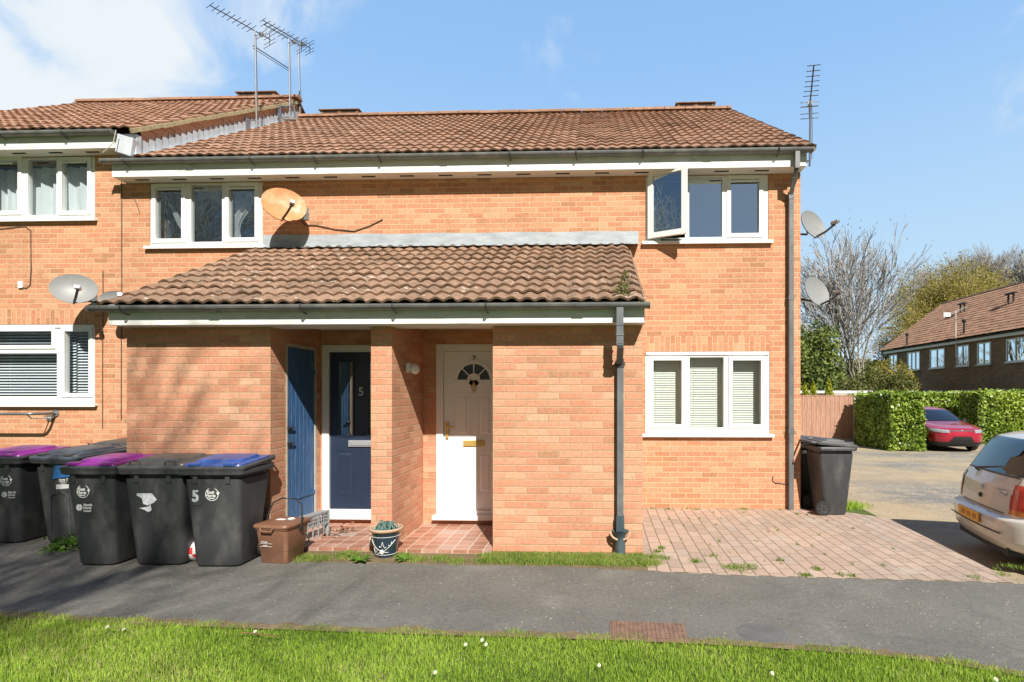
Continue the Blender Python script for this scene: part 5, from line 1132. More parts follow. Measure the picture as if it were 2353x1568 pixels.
def hedge(loc, sx, sy, h, seed, label, lean=0, m=M_laurel, dens=430, leaf=.062):
    """clipped hedge: leaves in a shell round a dense dark twiggy core, origin at its front left base corner"""
    rg = np.random.default_rng(seed); P = []
    for (a, b, c, n) in ((sx, h, 'f', 1), (sx, h, 'b', .4), (sy, h, 'l', 1), (sy, h, 'r', .8), (sx, sy, 't', 1.2)):
        k = int(a*b*dens*n*1.6); u, v = rg.random(k)*a, rg.random(k)*b; e = np.abs(rg.normal(size=k))*.07-.04
        P.append({'f': np.stack([u, e, v], 1), 'b': np.stack([u, sy-e, v], 1), 'l': np.stack([e, u, v], 1), 'r': np.stack([sx-e, u, v], 1), 't': np.stack([u, v, h-e], 1)}[c])
    P = np.concatenate(P); c = clump(P, 2.4, seed); P += c[:, None]*[.05, .05, .06]+rg.normal(size=P.shape)*.015
    k = int(sx*40); top = np.stack([rg.random(k)*sx, rg.random(k)*sy*.6, h+rg.random(k)*.16], 1); P = np.concatenate([P, top]); n = len(P)
    P[:, 2] = np.maximum(P[:, 2], .02)
    V, F_ = quadcloud(P, leaf, seed, 1.1); t = thing('clipped_hedge', loc, label, 'hedge', group='clipped hedges round the parking court')
    npmesh('leaves', V, F_, m, t, tone=np.clip(.46+.30*clump(P, 1.6, seed+3)+rg.normal(size=n)*.15-.03, 0, 1))
    MB().box(.10, sx-.10, .10, sy-.10, 0, h-.12).build('twig_core', mat('hedge_core', (.035, .035, .018), .95), t, bevel=.05)
    return t
h1 = (10.75, 19.9, ZG); hedge(h1, 1.15, 2.7, 2.05, 3, 'nearest clipped green hedge block between the fence and the red car')
hedge((12.0, 25.0, ZG), 5.8, 1.0, 2.05, 5, 'clipped hedge directly behind the red car')
hedge((16.0, 23.0, ZG), 7.0, 1.3, 2.12, 7, 'long clipped hedge at the right edge, beyond the silver car roof')
t = thing('concrete_fence', (11.2, 26.4, ZG), 'pale panel fence showing over the hedge tops below the dark brick house', 'fence')
for i in range(6):
    MB().box(i*2.0+.07, i*2.0+1.93, -.02, .02, 0, 2.12).build('panel', M_concrete, t); MB().box(i*2.0+.07, i*2.0+1.93, -.035, .035, 2.121, 2.17).build('top_rail', M_white, t)
for i in range(7): MB().box(i*2.0-.06, i*2.0+.06, -.06, .06, 0, 2.24).build('post', M_concrete, t, bevel=.01)
# far brick house facing left
FX = 21.0; fh = thing('brick_house', (FX, 31, ZG-.2), 'long dark brick house across the parking court, seen side-on behind the hedges', 'house')
def YX(px): u_ = (px-CX)/F; return FX*(CS+u_*SN)/(u_*CS-SN)
Y1, Y0, ez = YX(2036), 21.0, 4.62
MB().box(FX, FX+9, Y0, Y1, ZG-.2, ez).build('wall', M_brickfar, fh, world=True)
wins = [(2045, 2063), (2086, 2115), (2138, 2172), (2200, 2228), (2247, 2278), (2314, 2358)]
def fwin(ya, yb, za, zb, n):
    fr = MB(); w = yb-ya; b_ = .07; hol = []
    for i in range(n): a_ = ya+b_+(w-b_)/n*i; hol.append((a_, a_+(w-b_)/n-b_, za+b_, zb-b_))
    fr.plate(ya, yb, za, zb, -.05, .02, hol); fr.v = [(FX+y, x, z) for x, y, z in fr.v]; o = fr.build('window', M_white, fh, world=True)
    MB().quad([(FX-.006, ya+.03, za+.03), (FX-.006, yb-.03, za+.03), (FX-.006, yb-.03, zb-.03), (FX-.006, ya+.03, zb-.03)]).build('window_backing', M_room, o, world=True)
    for a_, c_, z_, d_ in hol: MB().quad([(FX-.02, a_, z_), (FX-.02, c_, z_), (FX-.02, c_, d_), (FX-.02, a_, d_)]).build('pane', M_glassblue, o, world=True)
    MB().box(FX-.12, FX, ya-.06, yb+.06, za-.05, za).build('sill', M_white, o, world=True)
for i, (a_, b_) in enumerate(wins): ya, yb = sorted((YX(a_), YX(b_))); fwin(ya, yb, 3.32, 4.50, 3 if i in (1,) else 2)
for a_, b_ in ((2120, 2165), (2195, 2240), (2275, 2310)): ya, yb = sorted((YX(a_), YX(b_))); fwin(ya, yb, .75, 1.95, 2)
MB().box(FX-.24, FX-.20, Y0, Y1+.1, ez, ez+.22).build('fascia', M_white, fh, world=True); MB().box(FX-.20, FX, Y0, Y1, ez, ez+.03).build('soffit', M_white, fh, world=True)
g = MB(); pr_ = [(.06*math.cos(R(a)), 0, .06*math.sin(R(a))) for a in range(180, 361, 30)]; g.prism(pr_, (FX-.30, Y0, ez+.20), (FX-.30, Y1+.15, ez+.20)); g.build('gutter', M_dkmetal, fh, world=True)
MB().tube([(FX-.30, Y1+.05, ez+.15), (FX-.06, Y1-.05, ez-.25), (FX-.06, Y1-.05, ZG)], .04, 8).build('downpipe', M_dkmetal, fh, world=True)
fs = Vector((4.4, 0, 3.35)); fr_ = tileroof('roof', M_tile2, fh, (FX-.32, Y0, ez+.26), (0, 1, 0), fs, round((Y1+.2-Y0)/.3)*.3, fs.length, pitch=.15, res=4, seed=12, amp=.03)
MB().quad([(FX+4.08, Y0, ez+3.58), (FX+4.08, Y1+.2, ez+3.58), (FX+8.6, Y1+.2, ez+.26), (FX+8.6, Y0, ez+.26)]).build('roof_back_slope', M_tile2, fh, world=True)
MB().quad([(FX, Y1, ez), (FX+9, Y1, ez), (FX+4.1, Y1, ez+3.5)]).build('gable', M_brickfar, fh, world=True)
g = MB(); pr_ = [(.13*math.cos(R(a)), 0, .1*math.sin(R(a))) for a in range(0, 181, 30)]; g.prism(pr_, (FX+4.1, Y0, ez+3.59), (FX+4.1, Y1+.2, ez+3.59)); g.build('ridge_tiles', M_tile, fh, world=True)
def onroof(px, py):   # point on the far roof plane along the sight line
    d = DIR(px, py); nrm = Vector((3.35, 0, -4.4)); p = Vector((FX-.32, 0, ez+.26)); k = (p-Vector((0, 0, EYE))).dot(nrm)/d.dot(nrm); return Vector((0, 0, EYE))+d*k
for k_, (px, py) in enumerate(((2213, 718), (2325, 697))):
    q = onroof(px, py)
    fl = MB().tube([q+Vector((0, -.12, -.1)), q+Vector((0, -.12, .5))], .05, 8); fl.build('flue', M_carblack, fr_, world=True); MB().tube([q+Vector((0, .25, -.1)), q+Vector((0, .25, .5))], .05, 8).build('flue', M_carblack, fr_, world=True)
    MB().box(q.x-.1, q.x+.1, q.y-.28, q.y+.4, q.z+.5, q.z+.58).build('flue_cowl', M_carblack, fr_, world=True)
for px, py in ((2215, 768), (2084, 795)):
    q = onroof(px, py); MB().tube([q+Vector((0, 0, -.1)), q+Vector((0, 0, .75))], .05, 8).lathe([(.10, .68), (.11, .78), (.07, .84)], q, 10).build('vent_pipe', M_carblack, fr_, world=True)
q = onroof(2174, 795)
t = thing('tv_aerial', (FX-.3, q.y, ez+.1), 'pale aerial on a pole in front of the dark brick house roof', 'aerial')
MB().tube([(0, 0, -.9), (0, 0, 1.75)], .02, 6).build('mast', M_white, t); MB().tube([(.3, -.9, 1.85), (-.1, .75, 1.62)], .012, 5).build('boom', M_white, t)
mb = MB()
for i in range(8): y = -.8+.2*i; mb.tube([(-.15, y, 1.83-.03*i), (.15, y, 1.83-.03*i)], .006, 4)
mb.obox((0, .78, 1.65), (.2, 0, 0), (0, .03, 0), (0, 0, .12)); mb.build('rods', M_white, t)
# trees and shrubs behind
x, Y, z = QX(1868, 32, ZG); bush((x, Y, z), 1.75, 1.6, 6.3, 50, 'dark green conifer beside the house corner, in front of the bare tree', M_conifer, 12000, .10, 'conifer_tree', 'tree', cl=2.4, lumps=26, bul=.55)
bare_tree(QX(1975, 34, ZG), 12.2, 12, 'tall bare pale grey tree rising behind the board fence', trunks=5, spread=.44, depth=5, r=.13, first=.29, lean=.10, twig_r=.016, dens=.5, leaf=(mat('bud_twigs', (.40, .37, .36), .9), 1800, .05))
bare_tree(QX(1850, 40, ZG), 5.6, 21, 'lower bare tree right beside the house corner, above the conifer', trunks=3, spread=.6, depth=5, r=.08, twig_r=.012, dens=.5)
bare_tree(QX(2190, 50, ZG-.5), 14.8, 31, 'yellow-green budding tree behind the left end of the far house roof', 'willow_tree', trunks=3, spread=.66, depth=6, r=.25, first=.22, lean=.2, twigm=M_willow if False else mat('willow_bark', (.33, .27, .09), .9), leaf=(M_willow, 42000, .08), twig_r=.012)
bare_tree(QX(2090, 52, ZG-.5), 9.0, 33, 'small budding tree left of the yellow-green one', 'budding_tree', trunks=3, spread=.66, depth=5, r=.16, lean=.2, leaf=(M_willow, 9000, .07), twig_r=.014)
for i, (px, hh, Y) in enumerate(((2262, 19.2, 62), (2335, 19.5, 62), (2385, 18.5, 58))):
    bare_tree(QX(px, Y, ZG-.5), hh, 40+i, ('bare grey tree behind the yellow-green tree', 'bare grey tree above the far house roof at the right edge', 'bare tree just beyond the right edge of the photo')[i], trunks=4, spread=.36, depth=6, r=.28, first=.24, lean=.13, twig_r=.016, group='bare trees behind the far house')
sh = [(1862, 31, 1.2, 2.6, M_shrub, 'low dark shrub under the conifer, behind the fence'), (1930, 31.5, 1.6, 3.2, M_shrub, 'tangled olive shrub at the foot of the bare tree'), (2000, 32, 1.5, 3.6, M_shrub, 'olive green shrub right of the bare tree foot'), (2045, 34, 1.6, 4.2, M_willow, 'lighter shrub left of the dark brick house end'), (2020, 30, 1.1, 2.3, M_laurel, 'bright low shrub behind the nearest hedge'), (2072, 31.5, 1.0, 3.3, M_shrub, 'leafy climber-like shrub against the corner of the dark brick house'), (1990, 45, 3.2, 5.0, M_shrub, 'distant shrub mass seen through the bare tree'), (2060, 56, 4.0, 6.0, M_shrub, 'distant low tree left of the far house roof')]
for i, (px, Y, r_, hh, m, lb) in enumerate(sh): bush(QX(px, Y, ZG), r_, r_*.8, hh, 60+i, lb, m, int(3500*r_), .075 if Y < 40 else .13, group='shrubs behind the board fence and hedges')
tw = bush(QX(2300, 90, -1), 60, 5, 6, 77, None, M_shrub, 26000, .32, 'far_wood', None, stems=False); tag(tw, 'far belt of trees on the horizon beyond the houses', 'wood'); 
for c in children(tw): c.parent = None; c.location = tw.location; c.name = 'far_wood_belt'; tag(c, 'far belt of trees on the horizon beyond the houses', 'wood', kind='stuff')
bpy.data.objects.remove(tw)
# trees behind the photographer: they throw the branch shadows and show in the glass
bare_tree((-1.0, -4.9, -.05), 13.5, 5, 'large bare tree behind the photographer whose branches shade the bins and path', trunks=1, spread=.60, depth=6, r=.24, first=.30, twig_r=.006)
bare_tree((-16.5, -6.5, -.05), 14.5, 8, 'bare tree mirrored in the upper left windows', trunks=2, spread=.66, depth=6, r=.26, first=.26, twig_r=.01)
bare_tree((-7.5, -16.0, -.05), 13.5, 9, 'bare tree standing farthest back on the lawn, opposite the house', trunks=1, spread=.66, depth=6, r=.24, first=.26, twig_r=.008)
# ------------------------------------------------------------ cars
def car(name, loc, rz, levels, label, paint, scale, spec):
    """horizontal slices (z, rear x, front x, half width, corner radius) joined into one shell, panels lifted from it"""
    t = thing(name, loc, label, 'car', rz); lv = np.array(levels); NZ = 96
    zz = np.concatenate([np.linspace(lv[0, 0], lv[-1, 0], NZ)]); I = [np.interp(zz, lv[:, 0], lv[:, k]) for k in range(1, 5)]
    ns, nc = 52, 7; rings = []
    for j, z in enumerate(zz):
        a, b, w, r = (q[j] for q in I); r = min(r, w*.95, (b-a)*.45); pts = []
        cor = [((b-r, -w+r), -90), ((b-r, w-r), 0), ((a+r, w-r), 90), ((a+r, -w+r), 180)]
        for c in range(4):
            (cx_, cy_), a0 = cor[c]; arcp = [(cx_+r*math.cos(R(a0+90*k/nc)), cy_+r*math.sin(R(a0+90*k/nc))) for k in range(nc+1)]
            pts += arcp; nx_, na = cor[(c+1) % 4]; e = (nx_[0]+r*math.cos(R(na)), nx_[1]+r*math.sin(R(na))); s = arcp[-1]
            pts += [(s[0]+(e[0]-s[0])*k/ns, s[1]+(e[1]-s[1])*k/ns) for k in range(1, ns)]
        bow = spec.get('bow', .05)
        P = []
        for (x_, y_) in pts:
            f = 1-(y_/w)**2; mid = (a+b)/2
            x_ = x_-(bow*(f) if x_ < mid else -bow*f)*min(1, abs(x_-mid)/((b-a)/2))**6; y_ = y_*(1-.045*((x_-mid)/((b-a)/2))**2)
            P.append((x_, y_, z))
        rings.append(P)
    Vv = np.array(rings); n = Vv.shape[1]
    wa = spec['wheels']; wr = spec['wr']
    def inarch(c): return any((c[0]-x_)**2+(c[2]-wr)**2 < (wr+.055)**2 for x_ in wa) and abs(c[1]) > .5*I[2].max()
    MBs = {}
    regs = spec['regions']; body = MB(); body.v = [tuple(p) for r_ in rings for p in r_]
    d1 = np.roll(Vv, -1, 1)-np.roll(Vv, 1, 1); d2 = np.gradient(Vv, axis=0); N = np.cross(d1, d2); N /= np.linalg.norm(N, axis=2)[:, :, None]+1e-9
    for j in range(NZ-1):
        for k in range(n):
            k2 = (k+1) % n; c = (Vv[j, k]+Vv[j, k2]+Vv[j+1, k]+Vv[j+1, k2])/4
            if inarch(c): continue
            body.f.append((j*n+k, j*n+k2, (j+1)*n+k2, (j+1)*n+k))
            for rn, (m_, off, fn) in regs.items():
                if fn(c, I, N[j, k]):
                    q = MBs.setdefault(rn, MB()); q.quad([tuple(Vv[jj, kk]+N[jj, kk]*off) for jj, kk in ((j, k), (j, k2), (j+1, k2), (j+1, k))])
    body.f.append(tuple((NZ-1)*n+k for k in range(n))); body.f.append(tuple(range(n))[::-1])
    bo = body.build('body', paint, t, smooth=True, angle=50)
    for rn, q in MBs.items(): q.build(rn.rstrip('0123456789'), regs[rn][0], t, smooth=True, angle=60)
    W_ = I[2].max()
    for x_ in wa:
        for s in (-1, 1):
            y_ = s*(W_-.10); wl = MB().lathe([(wr*.62, -.09), (wr*.97, -.09), (wr, -.07), (wr, .07), (wr*.97, .09), (wr*.62, .09)], (x_, y_, wr), 28, (0, 1, 0), cap=False).build('wheel', M_black, t, smooth=True, angle=35)
            rm = MB().lathe([(wr*.62, -.085*s), (wr*.63, s*.088), (wr*.58, s*.085), (wr*.52, s*.03), (.02, s*.02)], (x_, y_, wr), 24, (0, 1, 0), cap=False)
            for k in range(5):
                a = k*1.2566; rm.obox((x_+wr*.30*math.cos(a), y_+s*.055, wr+wr*.30*math.sin(a)), (wr*.30*math.cos(a), 0, wr*.30*math.sin(a)), (0, .012, 0), (-.03*math.sin(a), 0, .03*math.cos(a)))
            rm.lathe([(.06, s*.04), (.05, s*.075)], (x_, y_, wr), 12, (0, 1, 0)); rm.build('rim', M_chrome if spec.get('alloy') else M_steel, wl)
    MB().box(wa[0]-wr-.3, wa[1]+wr+.3, -W_*.72, W_*.72, .18, .45).build('underbody', M_carblack, t)
    return t
lv = [(.20, .16, 3.58, .70, .25), (.25, .05, 3.68, .77, .28), (.32, .0, 3.74, .80, .30), (.50, -.02, 3.75, .815, .28), (.55, .0, 3.73, .815, .24), (.575, .075, 3.68, .812, .16), (.70, .09, 3.62, .815, .16), (.84, .115, 3.45, .81, .17), (.91, .15, 3.05, .80, .18), (.96, .175, 2.70, .785, .18), (1.0, .20, 2.62, .775, .18), (1.15, .28, 2.38, .735, .17), (1.27, .355, 2.17, .695, .16), (1.33, .41, 2.04, .665, .16), (1.375, .55, 1.88, .60, .2), (1.395, .75, 1.70, .50, .2), (1.40, 1.0, 1.5, .3, .2)]
rear = lambda c: c[0] < .75
rg1 = {'rear_window': (M_carglass, .004, lambda c, I, N: rear(c) and .965 < c[2] < 1.325 and abs(c[1]) < .60-.30*(c[2]-.965) and N[0] < -.5),
       'side_window': (M_carglass, .004, lambda c, I, N: abs(N[1]) > .7 and .975 < c[2] < 1.31 and .62 < c[0] < 1.28), 'side_window1': (M_carglass, .004, lambda c, I, N: abs(N[1]) > .7 and .975 < c[2] < 1.31 and 1.36 < c[0] < 2.28-.9*(c[2]-.975)),
       'windscreen': (M_carglass, .004, lambda c, I, N: c[0] > 1.9 and .985 < c[2] < 1.33 and abs(c[1]) < .62-.25*(c[2]-.985) and N[0] > .3),
       'tail_light': (M_lamp, .008, lambda c, I, N: c[0] < .30 and .66 < c[2] < .90 and c[1] < -.58), 'tail_light1': (M_lamp, .008, lambda c, I, N: c[0] < .30 and .66 < c[2] < .90 and c[1] > .58),
       'tail_reflector': (M_lampor, .006, lambda c, I, N: c[0] < .26 and .60 < c[2] < .655 and abs(c[1]) > .58)}
def rx(z, y, bow=.055):
    a_, w_ = np.interp(z, [q[0] for q in lv], [q[1] for q in lv]), np.interp(z, [q[0] for q in lv], [q[3] for q in lv]); return a_-bow*(1-(y/w_)**2)-.004
cpos = Vector((4.25, 6.16, -.17)); sc_ = car('parked_car', cpos, R(-14), lv, 'silver-beige hatchback cut off by the right edge of the photo, seen from behind', M_silver, 1, {'wheels': (.62, 3.05), 'wr': .28, 'regions': rg1, 'bow': .055})
MB().box(-.092, -.078, -.26, .26, .435, .545).build('number_plate', M_plate, sc_, bevel=.003)
MB().tube([(.02, -.02, .97), (-.03, -.05, 1.0), (.04, -.20, 1.03), (.08, -.42, 1.06)], [.022, .018, .011, .008], 6).build('rear_wiper', M_dkmetal, sc_, smooth=True)
MB().tube([(.02, -.02, .97), (-.01, -.02, .90)], .022, 8).build('wiper_boss', M_steel, sc_)
MB().lathe([(.030, 0), (.026, .008)], (.035, 0, .79), 20, (-1, 0, .15)).build('badge', M_chrome, sc_); MB().lathe([(.028, 0), (.02, .012)], (.028, .0, .70), 12, (-1, 0, .1)).build('hatch_lock', M_carblack, sc_)
MB().box(.05, .06, -.50, -.30, .80, .812).box(.05, .06, -.50, -.36, .775, .785).build('badge_lettering', M_chrome, sc_)
for s in (-1, 1):
    MB().box(.95, 1.15, s*.35-.24, s*.35+.24, .45, 1.0).loft([rrect(.12, .26, .05, 1.05, s*.35, z, 4) for z in (1.0, 1.04, 1.16, 1.20)]).build('seat', M_carblack, sc_, bevel=.03)
for s in (-1, 1): MB().tube([(rx(z, s*.60)+.012, s*(.60-.10*max(0, z-.95)), z) for z in np.linspace(.60, 1.33, 12)], .005, 5).build('hatch_seam', M_carblack, sc_)
MB().tube([(rx(.60, y)+.012 if abs(y) > .5 else rx(.60, y), y, .595) for y in np.linspace(-.60, .60, 15)], .006, 5).build('hatch_seam', M_carblack, sc_)
MB().tube([(rx(.962, y)-.002, y, .962) for y in np.linspace(-.57, .57, 15)], .009, 5).build('window_seal', M_carblack, sc_)
MB().tube([(rx(.41, y)+.000, y, .41) for y in np.linspace(-.62, .62, 17)], .007, 5).build('bumper_groove', M_carblack, sc_)
for k_, (ya_, yb_) in enumerate(((-.2, -.12), (-.07, .02), (.07, .18))): MB().box(-.0945, -.0915, ya_, yb_, .465, .515).build('plate_smudge', mat('blurred_plate_mark', (.42, .17, .03), .5), sc_)
MB().quad([(.35, -.6, .95), (2.2, -.62, .95), (2.2, .62, .95), (.35, .6, .95)]).build('cabin_shade_sheet', M_carblack, sc_)  # black sheet added at sill height, standing in for the shade inside the cabin
MB().lathe([(.16, 0), (.17, .03), (.12, .05)], (.30, -.28, 1.04), 20, (-.7, 0, .7)).build('parcel_shelf_speaker', M_carblack, sc_)
lv2 = [(.22, .20, 4.15, .78, .3), (.30, .06, 4.28, .86, .32), (.45, .0, 4.34, .89, .40), (.62, -.01, 4.36, .90, .42), (.76, .0, 4.33, .90, .42), (.84, .02, 4.22, .895, .40), (.93, .05, 3.85, .885, .36), (.99, .08, 3.40, .875, .32), (1.03, .12, 3.12, .86, .30), (1.10, .18, 3.00, .84, .28), (1.25, .35, 2.72, .77, .25), (1.40, .60, 2.42, .69, .22), (1.48, .85, 2.22, .63, .22), (1.53, 1.1, 2.0, .54, .22), (1.56, 1.4, 1.8, .35, .2)]
rg2 = {'windscreen': (M_carglass, .005, lambda c, I, N: c[0] > 2.2 and 1.04 < c[2] < 1.46 and abs(c[1]) < .76-.38*(c[2]-1.04) and N[0] > .3),
       'rear_window': (M_carglass, .005, lambda c, I, N: c[0] < 1 and 1.12 < c[2] < 1.45 and abs(c[1]) < .6 and N[0] < -.4),
       'side_window': (M_carglass, .005, lambda c, I, N: abs(N[1]) > .6 and 1.06 < c[2] < 1.44 and .9 < c[0] < 1.75), 'side_window1': (M_carglass, .005, lambda c, I, N: abs(N[1]) > .6 and 1.06 < c[2] < 1.44 and 1.83 < c[0] < 2.85-1.0*(c[2]-1.06)),
       'headlight': (M_lampwh, .012, lambda c, I, N: c[0] > 3.55 and c[1] > 0 and .70+.10*(4.3-c[0]) < c[2] < .80+.12*(4.3-c[0]) and abs(c[1]) > .40), 'headlight1': (M_lampwh, .012, lambda c, I, N: c[0] > 3.55 and c[1] < 0 and .70+.10*(4.3-c[0]) < c[2] < .80+.12*(4.3-c[0]) and abs(c[1]) > .40),
       'lower_grille': (M_carblack, .010, lambda c, I, N: c[0] > 3.6 and (c[2] < .36 and abs(c[1]) < .84 or .36 <= c[2] < .56 and abs(c[1]) < .40-(c[2]-.36)*.6)), 'arch_trim': (M_carblack, .012, lambda c, I, N: c[2] < .32 or any(.37 < math.hypot(c[0]-x_, c[2]-.34) < .45 for x_ in (.85, 3.48)) and abs(N[1]) > .5),
       'grille_bar': (M_carblack, .010, lambda c, I, N: c[0] > 4.0 and .735 < c[2] < .765 and abs(c[1]) < .42)}
hd_ = Vector((-.12, -1, 0)).normalized(); fp = Vector((12.95, 19.6, -.36)); rc_ = car('parked_car', fp-hd_*4.36, math.atan2(hd_.y, hd_.x), lv2, 'red crossover car parked nose out between the clipped hedges', M_red, 1, {'wheels': (.85, 3.48), 'wr': .34, 'regions': rg2, 'bow': .16, 'alloy': True})
MB().box(4.44, 4.455, -.26, .26, .43, .54).build('number_plate', M_platew, rc_, bevel=.003); MB().lathe([(.075, 0), (.06, .02)], (4.47, 0, .72), 20, (1, 0, .3)).build('badge', M_chrome, rc_)
for s in (-1, 1): MB().lathe([(.05, 0), (.045, .02)], (4.18, s*.62, .42), 12, (1, s*.5, 0)).build('fog_lamp', M_lampwh, rc_); MB().loft([rrect(.12, .16, .04, 2.72, s*.93, z, 4) for z in (1.0, 1.03, 1.11, 1.13)]).build('door_mirror', M_carblack, rc_, smooth=True)
# ------------------------------------------------------------ grass, weeds, daisies
def blades(name, P, Ln, wd, seed, m, label, tone, leanv=.55, cat='grass'):
    rg = np.random.default_rng(seed); n = len(P); a = rg.random(n)*6.283; s = np.stack([np.cos(a), np.sin(a), np.zeros(n)], 1); b = rg.random(n)*6.283; l = np.stack([np.cos(b), np.sin(b), np.zeros(n)], 1)*(leanv*rg.random(n))[:, None]
    L = Ln[:, None]; up = np.array([[0, 0, 1.]]); w = (wd*(.7+.6*rg.random(n)))[:, None]
    m1 = P+(up*.55+l*.25)*L; tp = P+(up*(1-.35*np.linalg.norm(l, axis=1))[:, None]+l*1.0)*L
    V = np.stack([P-s*w/2, P+s*w/2, m1-s*w*.4, m1+s*w*.4, tp], 1).reshape(-1, 3); i = np.arange(n)[:, None]*5
    F_ = np.concatenate([i+[0, 1, 3], i+[0, 3, 2], i+[2, 3, 4]])
    o = npmesh(name, V, F_, m, None, tone=np.repeat(np.clip(tone, 0, 1), 5), nper=3); return tag(o, label, cat, kind='stuff')
rg = np.random.default_rng(11); NX = np.array([p[0] for p in PN]); NY = np.array([p[1] for p in PN])
def edgeY(x): return np.interp(x, NX, NY)
def lawnpts(n, x0, x1, y0, y1, seed):
    r_ = np.random.default_rng(seed); x = r_.random(n)*(x1-x0)+x0; y = r_.random(n)*(y1-y0)+y0; k = y < edgeY(x)+.035*np.sin(x*9)+.025*np.sin(x*23+1)+.02*r_.normal(size=n)-.01; return np.stack([x[k], y[k], np.full(k.sum(), -.012)], 1)
P = np.concatenate([lawnpts(190000, -4.6, 4.4, 2.75, 4.35, 1), lawnpts(26000, -8, 6, 1.2, 4.9, 2)])
c = clump(P, 2.2, 5); c2 = clump(P, 7, 6); e = edgeY(P[:, 0])-P[:, 1]
Ln = .024*(1+.45*c+.25*c2)*(.6+.8*rg.random(len(P)))+.010; Ln = np.where(rg.random(len(P)) < .02, Ln*1.7, Ln)
blades('lawn_grass', P, np.maximum(Ln, .012), .0034, 3, M_grass, 'bright green lawn grass along the bottom of the photo', .50+.26*c-.20*c2+rg.normal(size=len(P))*.22, .9)
def strip(n, pts, sp, seed): 
    r_ = np.random.default_rng(seed); pts = np.array(pts); k = r_.integers(0, len(pts), n); return pts[k]+np.concatenate([r_.normal(size=(n, 2))*sp, np.zeros((n, 1))], 1)
vg = []
for i in range(62):
    px = 1105+i*6.6; py = 1290+3*math.sin(i*.9)+(px-1105)*.018; x, y = GR(px, min(py, 1303)); vg.append((x, y, .004))
    if i % 2: x, y = GR(px, min(py, 1303)-12); vg.append((x, y+.02, .004))
P = strip(8500, vg, .045, 21); P = P[P[:, 1] < 5.57]; n = len(P)
for px, py in ((690, 1284), (705, 1286), (735, 1287), (790, 1280), (800, 1276), (815, 1282), (930, 1280), (960, 1288), (1010, 1286), (1045, 1292)): P = np.concatenate([P, strip(260, [(*GR(px, py), .004)], .05, int(px))])
P = P[P[:, 1] < 5.56]; blades('verge_grass', P, .018+.038*rg.random(len(P)), .005, 22, M_weed, 'ragged verge of grass and weeds along the foot of the porch wall', .6+.3*clump(P, 5, 3)+rg.normal(size=len(P))*.2, .9)
W_ = []
r_ = random.Random(5)
for px, py, n_, sp in ((1500, 1170, 60, .03), (1535, 1172, 90, .03), (1580, 1169, 130, .035), (1600, 1172, 50, .03), (1660, 1168, 120, .04), (1700, 1170, 190, .045), (1712, 1172, 90, .03), (1790, 1172, 40, .03), (1835, 1183, 60, .03), (1600, 1292, 190, .035), (1690, 1308, 420, .06), (1725, 1305, 160, .05), (1850, 1325, 160, .03), (1880, 1310, 120, .03), (1640, 1280, 60, .03), (1520, 1262, 110, .03), (1527, 1285, 150, .035), (1508, 1270, 110, .03), (1790, 1290, 60, .02), (1930, 1322, 60, .03), (2240, 1330, 60, .03), (2330, 1305, 200, .06), (2300, 1322, 80, .03), (2290, 1310, 60, .02), (1960, 1327, 70, .02)):
    W_.append(strip(n_, [(*GR(px, py), .006)], sp, int(px+py)))
for i in range(38):
    x = .6+r_.randint(0, 22)*.135; y = 5.15+r_.random()*2.6; W_.append(strip(r_.randint(6, 26), [(x, y+.012*q_, .006) for q_ in range(5)], .008, i))
P = np.concatenate(W_); P = P[rg.random(len(P)) < .62]; P = P[(P[:, 1] < 7.83)]; blades('paving_weeds', P, .010+.028*rg.random(len(P)), .006, 24, M_weed, 'small weeds growing in the joints of the block paving', .4+rg.normal(size=len(P))*.28, 1.1, 'weeds')
P = strip(4200, [(*GR(px, py), -.02) for px, py in ((1945, 1170), (1955, 1180), (1970, 1183), (1990, 1186), (1950, 1160), (2010, 1190))], .13, 31); P = P[P[:, 1] > 7.93]; blades('corner_grass', P, .03+.06*rg.random(len(P)), .007, 32, M_grass, 'patch of rough grass right of the side-on black bin', .5+rg.normal(size=len(P))*.2)
P = strip(2600, [(x, 6.12, .02) for x in np.linspace(-6.9, -5.1, 20)], .05, 33); blades('wall_foot_grass', P, .04+.07*rg.random(len(P)), .008, 34, M_weed, 'weedy grass behind the back row of bins', .4+rg.normal(size=len(P))*.2)
def rosette(loc, r0, n, label, seed, m=M_weed, up=.35, name='weed', ser=.25):
    rr = random.Random(seed); V = []; F_ = []; T = []
    for i in range(n):
        a = 6.283*i/n+rr.uniform(-.3, .3); L = r0*rr.uniform(.6, 1.1); el = rr.uniform(.15, up+.35); K = 7; b0 = len(V)
        for k in range(K+1):
            s = k/K; w = L*.16*math.sin(math.pi*min(1, s*.9+.08))*(1+ser*math.sin(k*3.1)); z = L*(math.sin(el)*s-.55*s*s*math.sin(el)); d = L*s*math.cos(el*.7)
            cx_, sy = math.cos(a), math.sin(a); V += [(d*cx_+w*sy, d*sy-w*cx_, z+.2*w), (d*cx_, d*sy, z), (d*cx_-w*sy, d*sy+w*cx_, z+.2*w)]
        for k in range(K):
            q = b0+3*k; F_ += [(q, q+1, q+4, q+3), (q+1, q+2, q+5, q+4)]; T += [rr.random()]*2
    t = thing(name, loc, label, 'weed'); npmesh('leaf_rosette', V, F_, m, t, tone=np.array(T)*.7+.2); return t
MG = foliage('broad_weed_leaf', [(0, (.06, .14, .02)), (.5, (.12, .25, .03)), (1, (.22, .36, .07))])
rosette((*GR(828, 1292), .01), .15, 11, 'broad-leaved dandelion plant left of the blue pot', 1, MG); rosette((*GR(930, 1288), .01), .13, 12, 'feathery weed right of the blue pot', 2, MG, .5, ser=.5); rosette((*GR(800, 1280), .01), .10, 10, 'small weed between the porch step and the dandelion', 3, M_weed, .6)
